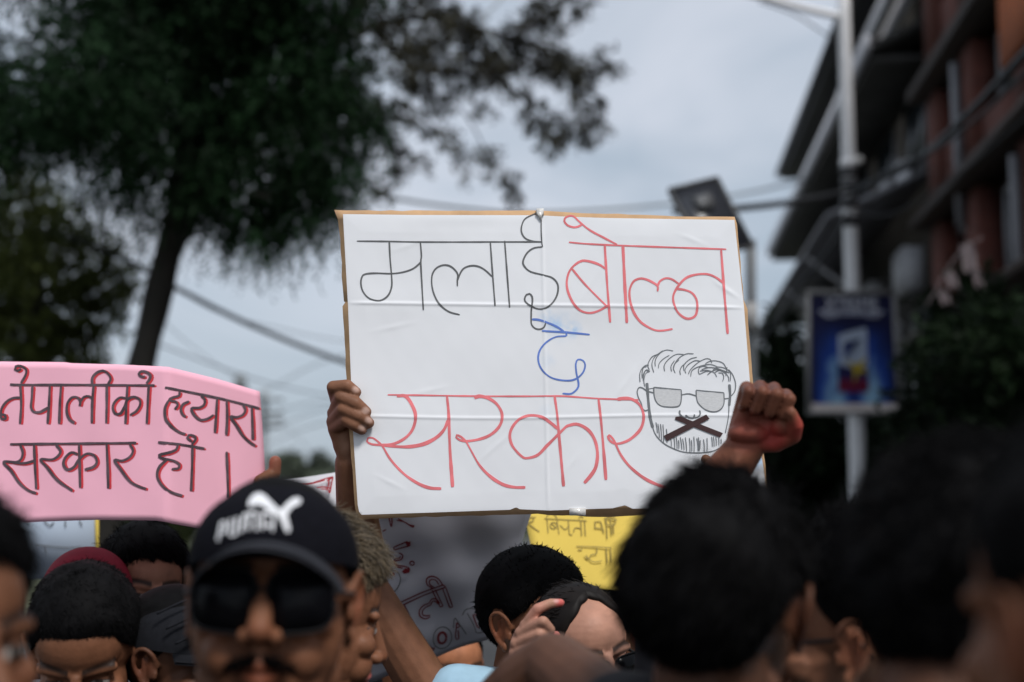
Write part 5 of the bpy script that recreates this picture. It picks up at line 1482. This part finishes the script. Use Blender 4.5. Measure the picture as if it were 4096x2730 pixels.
def visor(T, y0=-.098, z0=.030, reach=.070, half=1.12, curve=.040, thick=.004, rad=(.088, .104), tilt=.012):
    """curved brim: inner edge follows the dome, outer edge reaches forward and droops at the sides"""
    V = []; NA, NR = 40, 8
    for k in range(2):
        for i in range(NA + 1):
            a = -half + 2 * half * i / NA
            for j in range(NR + 1):
                t = j / NR
                ix, iy = rad[0] * math.sin(a), .006 - rad[1] * math.cos(a)
                ox, oy = ix * 1.02, iy - reach * math.cos(a * 1.30) ** .8 if abs(a * 1.3) < 1.57 else iy
                x, y = ix * (1 - t) + ox * t, iy * (1 - t) + oy * t
                z = z0 - curve * (a / half) ** 2 - tilt * t - thick * k
                V.append([x, y, z])
    n1 = (NA + 1) * (NR + 1); w = NR + 1
    F = []
    for i in range(NA):
        for j in range(NR):
            q = [i * w + j, (i + 1) * w + j, (i + 1) * w + j + 1, i * w + j + 1]
            F.append(q[::-1]); F.append([n1 + k for k in q])
        F.append([i * w + NR, (i + 1) * w + NR, n1 + (i + 1) * w + NR, n1 + i * w + NR])
    return T.many(np.array(V)), np.array(F)

def sunglasses(T, root, lensw=.030, lensh=.026, y=-.094, temples=True, x=.0345, z=-.003):
    g = None
    fm = MB()
    for q in (-1, 1):
        lm = MB(); pts = []; N = 28
        for k in range(N):
            a = 2 * np.pi * k / N
            cx = abs(math.cos(a)) ** .55 * np.sign(math.cos(a)); sz = abs(math.sin(a)) ** .6 * np.sign(math.sin(a))
            px_, pz_ = x + lensw * cx, z + lensh * sz * (1.0 if sz > 0 else (1.05 - .12 * cx))
            pts.append((px_, pz_))
        def bow(px_, pz_): return y + .9 * (px_ ** 2) * 3.2 + .04 * abs(pz_ - z)
        fr = [[q * a, bow(a, b) - .0025, b] for a, b in pts]; bk = [[q * a, bow(a, b) + .001, b] for a, b in pts]
        n = N
        lm.add(T.many(np.array(fr + bk + [[q * x, bow(x, z) - .006, z], [q * x, bow(x, z) + .001, z]])), [[i, (i + 1) % n, 2 * n] for i in range(n)] + [[(i + 1) % n + n, i + n, 2 * n + 1] for i in range(n)] + [[i, i + n, (i + 1) % n + n, (i + 1) % n] for i in range(n)])
        if g is None: g = empty_child('sunglasses', root)
        lm.build('lens', M['lens'], g, True)
        ring = smooth_path(T.many(np.array(fr)), .004, True); tube(fm, ring, .0016 * T.s, 6)
        if temples:
            tube(fm, T.many(smooth_path([[q * (x + lensw), bow(x + lensw, 0), z + .008], [q * .0745, -.05, z + .010], [q * .0775, .005, z + .012], [q * .078, .022, z - .006]], .006)), .0026 * T.s, 6)
    tube(fm, T.many(smooth_path([[-x + lensw - .002, y - .001, z + .007], [0, y - .006, z + .010], [x - lensw + .002, y - .001, z + .007]], .004)), .0024 * T.s, 6)
    fm.build('frame', M['black_plastic'], g, True)
    return g

def empty_child(name, root):
    o = bpy.data.objects.new(name, None); COL.objects.link(o); o.empty_display_size = .05
    o.parent = root; o.matrix_parent_inverse = Matrix.Translation(-root.location)
    return o

PEOPLE = {}
# ---- 1. man in the black baseball cap, sunglasses and moustache
root, T, _ = person('man in black baseball cap with white lettering, dark sunglasses and moustache', 1090, 2410, 1.5, yaw=4, pitch=-7, roll=-1, s=1.10, skin='mid', stubble=.26, voxel=.0024, jaw=1.12, ears=.55)
b = MB(); v, f = dome(T, semi=(.0815, .102, .079)); b.add(v, f); capo = b.build('cap', M['cap'], root, True)
capme = capo.data
b = MB(); v, f = visor(T, z0=.049, curve=.036, reach=.060, tilt=.010, half=1.02, rad=(.0825, .100)); b.add(v, f); b.build('visor', mat('visor_cotton', (.022, .023, .029), .8, .25, .15, 90, .0004, 900), capo, True)
b = MB(); ell(b, T(np.array([0, .006, .113])), .006); b.build('cap_button', M['cap'], capo, True)
bvh = BVHTree.FromPolygons([tuple(x) for x in verts_of(capme)], [tuple(p.vertices) for p in capme.polygons])
class OnCap:
    def at(self, x, y, off=0.0):
        dv = Vector(ray(x, y)).normalized()
        h = bvh.ray_cast(Vector(CAM), dv)
        if h[0] is None:
            h = bvh.find_nearest(Vector(W(x, y, 1.45)))
        return np.array(h[0]) - np.array(dv) * off
ZC = Z(800, 1880, 4.706)
PC = OnCap()
def letters(strokes, w): return [(ZC(p), w) for p in strokes]
b = MB()
lt = [[(330, 1340), (360, 1180), (395, 1010)], [(385, 1015), (460, 985), (475, 1080), (450, 1165), (365, 1200)], [(575, 930), (560, 1080), (560, 1215), (640, 1225), (672, 1190), (678, 1040), (690, 890)], [(775, 1180), (800, 1020), (830, 860), (890, 835), (920, 850), (918, 1000), (915, 1130)], [(905, 850), (975, 810), (1065, 830), (1075, 980), (1065, 1140)],
      [(1180, 1120), (1190, 960), (1200, 810), (1330, 815), (1375, 870), (1375, 1000), (1360, 1160)], [(1195, 1040), (1280, 1050), (1370, 1045)]]
for k, p in enumerate(lt): ribbon(b, PC, smooth_path(ZC(p), 4), 10.5 if k < 5 else 10, .0012 + .0001 * k, 0)
b.build('lettering', M['thread'], capo)
cat = [(905, 640), (935, 560), (1010, 470), (1110, 430), (1200, 465), (1330, 590), (1460, 720), (1540, 740), (1620, 650), (1720, 560), (1830, 520), (1905, 560), (1870, 640), (1760, 690), (1680, 770), (1640, 850), (1660, 960), (1690, 1080), (1690, 1150), (1640, 1180), (1600, 1120), (1540, 980), (1470, 860), (1360, 790), (1270, 740), (1200, 680), (1130, 660), (1040, 655), (985, 670), (950, 700), (915, 690)]
pts = smooth_path(ZC(cat), 6, True)[:-1]
bm = bmesh.new(); vv = [bm.verts.new((x, y, 0)) for x, y in pts]; bm.faces.new(vv)
bmesh.ops.triangulate(bm, faces=bm.faces[:])
for _ in range(2): bmesh.ops.subdivide_edges(bm, edges=[e for e in bm.edges if e.calc_length() > 14], cuts=1); bmesh.ops.triangulate(bm, faces=bm.faces[:])
bm.verts.ensure_lookup_table()
for v_ in bm.verts: v_.co = Vector(PC.at(v_.co.x, v_.co.y, .0022))
me = bpy.data.meshes.new('leap'); bm.to_mesh(me); bm.free()
link('leaping_cat_emblem', me, M['thread'], capo)
sunglasses(T, root, .0300, .0275, -.100, x=.0345, z=-.004)
r_ = np.random.default_rng(7)
n = 900; x = r_.uniform(-.031, .031, n); P = np.stack([x, -.099 + 13 * x * x, -.0545 - .10 * np.abs(x) - 6 * x * x + r_.normal(size=n) * .0026], 1)
D = np.stack([np.sign(x) * .5, np.full(n, -.35), np.full(n, -.8)], 1)
P2 = np.stack([r_.normal(size=500) * .008, np.full(500, -.094), -.087 + r_.normal(size=500) * .004], 1)
fur(T, root, np.vstack([P, P2]), np.vstack([D, np.tile([0, -.4, -.8], (500, 1))]), M['hair'], .007, .0004, 3, 'moustache')
n = 2200; sd_ = r_.choice([-1, 1], n); t_ = r_.random(n)
P = np.stack([sd_ * (.0765 - .004 * t_), -.012 + .03 * r_.random(n) , .040 - .075 * t_], 1)
fur(T, root, P, np.tile([0, .2, -1.0], (n, 1)), M['hair'], .010, .0006, 5, 'sideburn')
make_hair(T, root, M['hair'], 'short', .002, .002, 1500, .006, .0, seed=61, lumps=.0005)

# ---- 2. man with back to us in the middle, thick black hair, left arm bent up
EL_ = W(2215, 2668, 1.66); WR_ = W(1900, 2890, 1.74)
root, T, _ = person('man seen from behind, thick black hair and both ears, before the white placard', 2872, 2440, 1.44, yaw=157, pitch=-2, roll=3, s=1.05, skin='dark', byaw=180, voxel=.003,
                    arms=(None, [W(2560, 2960, 1.48), EL_, WR_]), sleeve=.03, shirt='shirt_dark',
                    hands=[lambda m: Hand(WR_, (0, 0, 1), norm(WR_ - EL_), (0, 1, 0)).prims(m)],
                    hair=dict(kind='short', thick=.016, top=.014, n=11000, length=.032, lift=.16, flow=(.6, .1, -.7), seed=21, lumps=.006, width=.0008, asym=.25, dent=(.72, -.1, .68)))
# ---- 3. man with curly hair, close at the right
root, T, _ = person('close man with big curly black hair, head bowed, at the right side', 3905, 2500, 1.15, yaw=135, pitch=18, roll=0, s=1.08, skin='dark', byaw=125, voxel=.0036, stubble=.3,
                    hair=dict(kind='short', thick=.014, top=.020, n=6500, length=.022, lift=.6, flow=(0, 0, 0), curl=.9, seed=31, lumps=.016, width=.0011))
# ---- 4. very close man, edge of the head only, right border
root, T, _ = person('very close person cut by the right edge, only dark hair showing', 4500, 2560, .80, yaw=200, pitch=0, s=1.0, skin='brown', voxel=.004,
                    hair=dict(kind='short', thick=.012, top=.02, n=3000, length=.02, seed=33))
# ---- 5. very close man at the left border
root, T, _ = person('very close young man cut by the left edge, forehead and dark hair', -310, 2590, 1.22, yaw=56, pitch=4, roll=4, s=1.05, skin='brown', byaw=20, voxel=.003,
                    hair=dict(kind='low', thick=.012, top=.024, n=4500, length=.022, lift=.35, flow=(.3, -.2, -.2), seed=41, lumps=.006))
# ---- 6. short-haired man, head bowed, in front of the red cap
root, T, _ = person('man with cropped black hair and bowed forehead below the pink placard', 342, 2612, 2.2, yaw=8, pitch=30, roll=2, s=1.03, skin='mid', byaw=5, voxel=.0028,
                    hair=dict(kind='low', thick=.009, top=.014, n=16000, length=.010, lift=.35, flow=(.3, -.5, -.1), curl=.4, seed=51, lumps=.004, width=.0005))
# ---- 7. person in the red cap behind him
root, T, _ = person('person in a crimson cap, nearly hidden behind the cropped-hair man', 345, 2474, 2.75, yaw=200, pitch=6, skin='brown', voxel=.0036, shirt='shirt_grey')
b = MB(); v, f = dome(T, semi=(.088, .106, .103), front_lift=.0); b.add(v, f); co = b.build('cap', M['red_cap'], root, True)
b = MB(); v, f = visor(T, z0=.040, curve=.02, reach=.06); b.add(v, f); b.build('visor', M['red_cap'], co, True)
# ---- 8. man behind, half a face above the flat cap
root, T, _ = person('man with combed black hair, one eye visible above the charcoal flat cap', 572, 2372, 2.85, yaw=30, pitch=4, roll=-4, s=1.02, skin=(.30,.145,.092), byaw=10, voxel=.0026,
                    hair=dict(kind='low', thick=.010, top=.022, n=7000, length=.024, lift=.2, flow=(.5, -.4, -.5), seed=71, lumps=.005))
# ---- 9. man in the charcoal flat cap, facing right
root, T, _ = person('man in a charcoal flat cap with his ear showing, beside the baseball cap man', 722, 2655, 2.25, yaw=66, pitch=6, roll=0, s=1.0, skin='dark', byaw=50, voxel=.0026, hair=dict(kind='short', thick=.002, top=.002, n=1500, length=.005, lift=.0, seed=72, lumps=.0005))
b = MB(); v, f = dome(T, c=(0, .002, .030), semi=(.083, .100, .080), front_lift=.02); b.add(v, f); co = b.build('flat_cap', M['flat_cap'], root, True)
b = MB(); v, f = visor(T, z0=.034, curve=.004, reach=.046, tilt=.014, rad=(.0835, .1005)); b.add(v, f); b.build('peak', M['flat_cap'], co, True)
b = MB()
for k in range(3):
    tube(b, T.many(smooth_path([[-.088, -.05 + .02 * k, .045 + .02 * k], [-.05, -.095 + .025 * k, .075 + .018 * k], [.02, -.105 + .025 * k, .080 + .018 * k], [.088, -.05 + .02 * k, .050 + .02 * k]], .006)), .0022, 6)
b.build('cap_fold', M['flat_cap'], co, True)
# ---- 10. young man with bleached hair behind the baseball cap
root, T, _ = person('young man with wavy bleached hair, profile beside the raised arm', 1262, 2478, 2.05, yaw=118, pitch=13, roll=0, s=1.03, skin='mid', byaw=70, voxel=.0022, lip=(.42, .10, .10),
                    hair=dict(m='blond', kind='fade', thick=.008, top=.020, n=7500, length=.035, lift=.25, flow=(0, -.9, -.5), curl=.6, seed=81, lumps=.008, width=.0010, front=.012))
fade = make_hair(T, root, M['brown_hair'], 'short', .003, .003, 3500, .010, .4, seed=82, lumps=.0008, name='hair')
# ---- 11. black-haired man below the grey sign
root, T, _ = person('man with a thick black crop and black collar between the grey and yellow signs', 2148, 2505, 2.62, yaw=44, pitch=6, roll=2, s=1.06, skin='mid', byaw=40, voxel=.0026,
                    hair=dict(kind='low', thick=.014, top=.019, n=9000, length=.010, lift=.28, flow=(0, -.1, -.1), seed=91, lumps=.003))
# ---- 12. woman with parted dark hair, dark glasses, hand raised
def woman_hand(m):
    d0 = 2.22
    def p(x, y, dd=0): return W(x, y, d0 + dd)
    wr = p(2075, 2700, .03)
    kn = [p(2105, 2505, 0), p(2085, 2535, .00), p(2068, 2575, .0), p(2062, 2615, .0)]
    for k in kn: cap(m, wr, k, .016, .0115, 14)
    ell(m, p(2095, 2590, .005), (.022, .014, .032))
    chain(m, [kn[0], p(2150, 2437, -.01), p(2200, 2415, -.005), p(2242, 2412, 0)], (.0105, .0085, .0078, .0066), 14)
    chain(m, [kn[1], p(2172, 2488, -.028), p(2200, 2520, -.020), p(2180, 2550, .0)], (.0105, .0092, .0085, .0078), 14)
    chain(m, [kn[2], p(2160, 2538, -.030), p(2190, 2560, -.018), p(2160, 2580, .0)], (.0105, .0090, .0082, .0074), 14)
    chain(m, [kn[3], p(2140, 2590, -.028), p(2162, 2612, -.016), p(2130, 2620, .0)], (.0105, .0090, .0080, .0075), 14)
    chain(m, [wr, p(2120, 2630, .03), p(2180, 2580, .03), p(2222, 2545, .015)], (.016, .013, .0105, .0085), 14)
root, T, _ = person('woman with parted dark hair and dark glasses raising a red-tipped finger', 2335, 2622, 2.36, yaw=28, pitch=7, roll=9, s=.93, skin='light', byaw=20, voxel=.0022, shirt='shirt_grey', jaw=.94,
                    arms=([W(2030, 2980, 2.25), W(2075, 2710, 2.25)], None), hands=[woman_hand],
                    regions=[(W(2240, 2412, 2.22), (.012, .02, .010), (.62, .10, .10), .85), (W(2222, 2545, 2.235), (.012, .02, .012), (.62, .10, .11), .8), (W(2150, 2440, 2.21), (.02, .03, .03), (.55, .22, .17), .4), (W(2225, 2405, 2.215), (.006, .02, .004), (.66, .36, .33), .8)],
                    hair=dict(m='brown_hair', kind='woman', thick=.005, top=.008, n=7000, length=.03, lift=.02, flow=(0, 1.0, -.2), seed=101, lumps=.0, width=.0008))
sunglasses(T, root, .031, .026, -.098, x=.0345, z=-.010)
b = MB()
for q in (-1, 1):
    for k in range(26):
        a = .02 + .055 * (k / 25)
        tube(b, T.many(smooth_path([[q * (.070 + .010 * (k % 3) * .3), -.01 + a, .03], [q * .084, .0 + a, -.03], [q * .080, .005 + a, -.10], [q * .078, -.005 + a, -.20]], .02)), .0055, 6, 0, .3 + .4 * ((k * 7) % 5) / 5)
b.build('hair_lock', M['brown_hair'], root, True)
# ---- 13. person in a dark cap far behind
root, T, _ = person('person in a dark cap between the yellow sign and the man seen from behind', 2455, 2500, 3.1, yaw=-40, pitch=4, skin='brown', voxel=.0036)
b = MB(); v, f = dome(T); b.add(v, f); co = b.build('cap', M['cap'], root, True)
b = MB(); v, f = visor(T, z0=.04, curve=.03, reach=.06); b.add(v, f); b.build('visor', M['cap'], co, True)
# ---- 14. man with his ear showing on the right, dark glasses, light blue collar
root, T, _ = person('man in profile with a clear ear, dark glasses and light blue collar', 3462, 2578, 1.62, yaw=-116, pitch=2, roll=0, s=1.05, skin=(.28, .125, .072), byaw=-110, shirt='shirt_cyan', voxel=.0022, stubble=.25, extra_shirt=[lambda m: (cap(m, W(3150, 2790, 1.70), W(3158, 2702, 1.70), .020, .014, 12), cap(m, W(3150, 2790, 1.70), W(3400, 2900, 1.64), .03, .05, 12))],
                    hair=dict(kind='fade', thick=.014, top=.030, n=4500, length=.025, lift=.8, seed=121, lumps=.006))
make_hair(T, root, M['hair'], 'short', .002, .003, 4000, .006, .4, seed=122, lumps=.0006, name='hair')
sunglasses(T, root, .030, .024, -.096)

# ---- 15. the bearer of the white placard, in a pale blue T-shirt
def grip(m):
    def pl(x, y, off): return PL.at(x, y, off)
    r0 = .0118
    F = [([(1345, 1612, -.030), (1336, 1552, .012), (1392, 1548, .016), (1426, 1572, .0125)], 1.0), ([(1330, 1650, -.030), (1366, 1592, .014), (1428, 1618, .018), (1466, 1650, .0125)], 1.02),
         ([(1326, 1684, -.030), (1376, 1640, .014), (1440, 1668, .018), (1478, 1694, .0125)], 1.0), ([(1330, 1712, -.028), (1388, 1682, .012), (1424, 1704, .016), (1450, 1722, .0115)], .92)]
    wr = PL.at(1392, 1850, -.045)
    for pts, k in F:
        q = [pl(*p) for p in pts]
        cap(m, wr, q[0], .018, .0135 * k, 16)
        chain(m, [q[0], q[1], q[2], q[3]], (.0128 * k, r0 * k, r0 * k, .0100 * k), 16)
    chain(m, [wr, pl(1385, 1780, -.040), pl(1450, 1690, -.024), pl(1490, 1640, -.018)], (.018, .017, .012, .010), 16)
    ell(m, pl(1368, 1745, -.034), (.022, .018, .040)); ell(m, pl(1378, 1795, -.030), (.018, .014, .030))
    cap(m, pl(1345, 1700, -.034), pl(1383, 1830, -.036), .018, .019, 16)
nails = [((1430, 1562), .30), ((1468, 1646), .30), ((1481, 1684), .30), ((1455, 1716), .28)]
el15, wr15 = W(1462, 2350, 2.60), PL.at(1392, 1850, -.045)
sh15 = W(1870, 3030, 2.60)
wrR = PL.at(3000, 2140, -.02); elR = W(2840, 2600, 2.55); shR = W(2640, 2900, 2.6)
def gripR(m):
    h = Hand(wrR, norm(np.array([0, -.3, 1.])), norm(np.array([-.55, 0, 1.])), norm(np.array([1., .2, .5])))
    h.prims(m, curl=((60, 60, 40),) * 4)
root, T, _ = person('bearer of the white placard in a pale blue T-shirt, arm raised, face hidden', 2330, 2735, 2.62, yaw=5, pitch=10, s=1.0, skin=(.19, .085, .048), byaw=0, shirt='shirt_blue', voxel=.0022,
                    arms=([sh15, el15, wr15], [shR, elR, wrR]), hands=[grip, gripR], sleeve=.085,
                    regions=[(PL.at(x, y, .022), (.010, .008, .008), (.50, .33, .27), .85) for (x, y), _k in nails] + [(PL.at(1380, 1770, 0), (.02, .03, .035), (.42, .25, .17), .5)],
                    extra_shirt=[lambda m: (cap(m, W(1835, 2790, 2.58), W(2090, 2880, 2.60), .062, .095, 18))], hair=dict(kind='short', thick=.008, top=.012, n=800, length=.012, seed=131))
# ---- 16. the raised fist, palm side stained red
def fist(m):
    h = Hand(W(2985, 1775, 2.12), FXA, FYA, FZA, 1.0)
    ell(m, h((.036, .048, -.020)), (.016, .024, .016)); ell(m, h((-.004, .020, -.014)), (.032, .024, .016))
    h.FR = (.0104, .0107, .0104, .0094)
    h.prims(m, curl=((80, 100, 62), (84, 102, 62), (84, 102, 60), (82, 100, 58)), spread=(2, 0, -1, -3), thumb=((.038, .020, -.016), (.056, .042, -.030), (.052, .062, -.042), (.038, .078, -.046)))
    FH.append(h)
FH = []
FYA = norm(np.array([.34, -.42, 1.0])); FXA = norm(np.array([1.0, .0, -.34])); FXA = norm(FXA - FYA * np.dot(FXA, FYA)); FZA = -np.cross(FXA, FYA)
wr16 = W(2985, 1785, 2.12); el16 = W(2690, 2190, 2.10)
hh = Hand(W(2985, 1775, 2.12), FXA, FYA, FZA, 1.0)
root, T, _ = person('person raising a red-stained fist in front of the white placard corner', 2770, 2560, 2.10, yaw=0, pitch=8, s=.98, skin=(.165, .060, .034), byaw=0, voxel=.0020,
                    arms=([W(2730, 2700, 2.08), el16, wr16], None), hands=[fist], sleeve=.12,
                    regions=[(hh((.0, .03, -.025)), (.055, .045, .04), (.34, .085, .06), .7), (hh((.03, .03, -.03)), (.03, .03, .03), (.42, .05, .042), .75), (hh((.055, .060, -.035)), (.02, .035, .03), (.38, .042, .036), .75), (hh((.0, .098, -.02)), (.06, .035, .04), (.105, .036, .025), .8)],
                    hair=dict(kind='short', thick=.008, top=.012, n=600, length=.012, seed=141))
# ---- 17. the bearer of the pink placard: a thumb and folded fingers at its edge
def pinkhand(m):
    def p(x, y, off=0): return PK2.at(x, y, off)
    wr = p(1085, 2060, -.03)
    chain(m, [wr, p(1060, 1960, .0), p(1078, 1895, .014), p(1082, 1848, .013)], (.019, .016, .0125, .0125), 16)
    for i, (x, y) in enumerate(((1018, 1925), (1030, 1955), (1045, 1985), (1060, 2010))):
        chain(m, [p(1095 + 6 * i, 1925 + 22 * i, -.016), p(1080, 1905 + 22 * i, -.022), p(1050, 1915 + 24 * i, -.018)], (.013, .012, .010), 14)
    chain(m, [p(1100, 1925, -.012), p(1060, 1905, .010), p(1022, 1925, .012)], (.0135, .013, .012), 16)
    ell(m, p(1085, 1975, -.008), (.030, .02, .036))
root, T, _ = person('bearer of the pink placard hidden behind the black baseball cap, thumb at its edge', 1085, 2335, 3.05, yaw=0, pitch=6, skin='brown', byaw=0, voxel=.0026,
                    arms=(None, [W(1190, 2520, 2.92), PK2.at(1085, 2060, -.03)]), hands=[pinkhand],
                    regions=[(PK2.at(1082, 1850, .014), (.02, .02, .03), (.36, .11, .08), .5)], hair=dict(kind='short', thick=.008, top=.010, n=600, length=.012, seed=151))
# ---- 18. the bearer of the grey sign, a strip of skin below it
root, T, _ = person('bearer of the grey paper sign, brown cheek visible just under it', 1795, 2700, 3.2, yaw=30, pitch=0, skin=(.42, .17, .085), byaw=10, voxel=.0034, hair=dict(kind='short', thick=.008, top=.010, n=600, length=.012, seed=161),
                    arms=([W(1500, 2900, 3.15), W(1560, 2600, 3.06)], None), hands=[lambda m: Hand(W(1560, 2600, 3.06), (0, 0, 1), (-.3, 0, 1), (0, 1, 0)).prims(m, curl=((40, 40, 30),) * 4)])
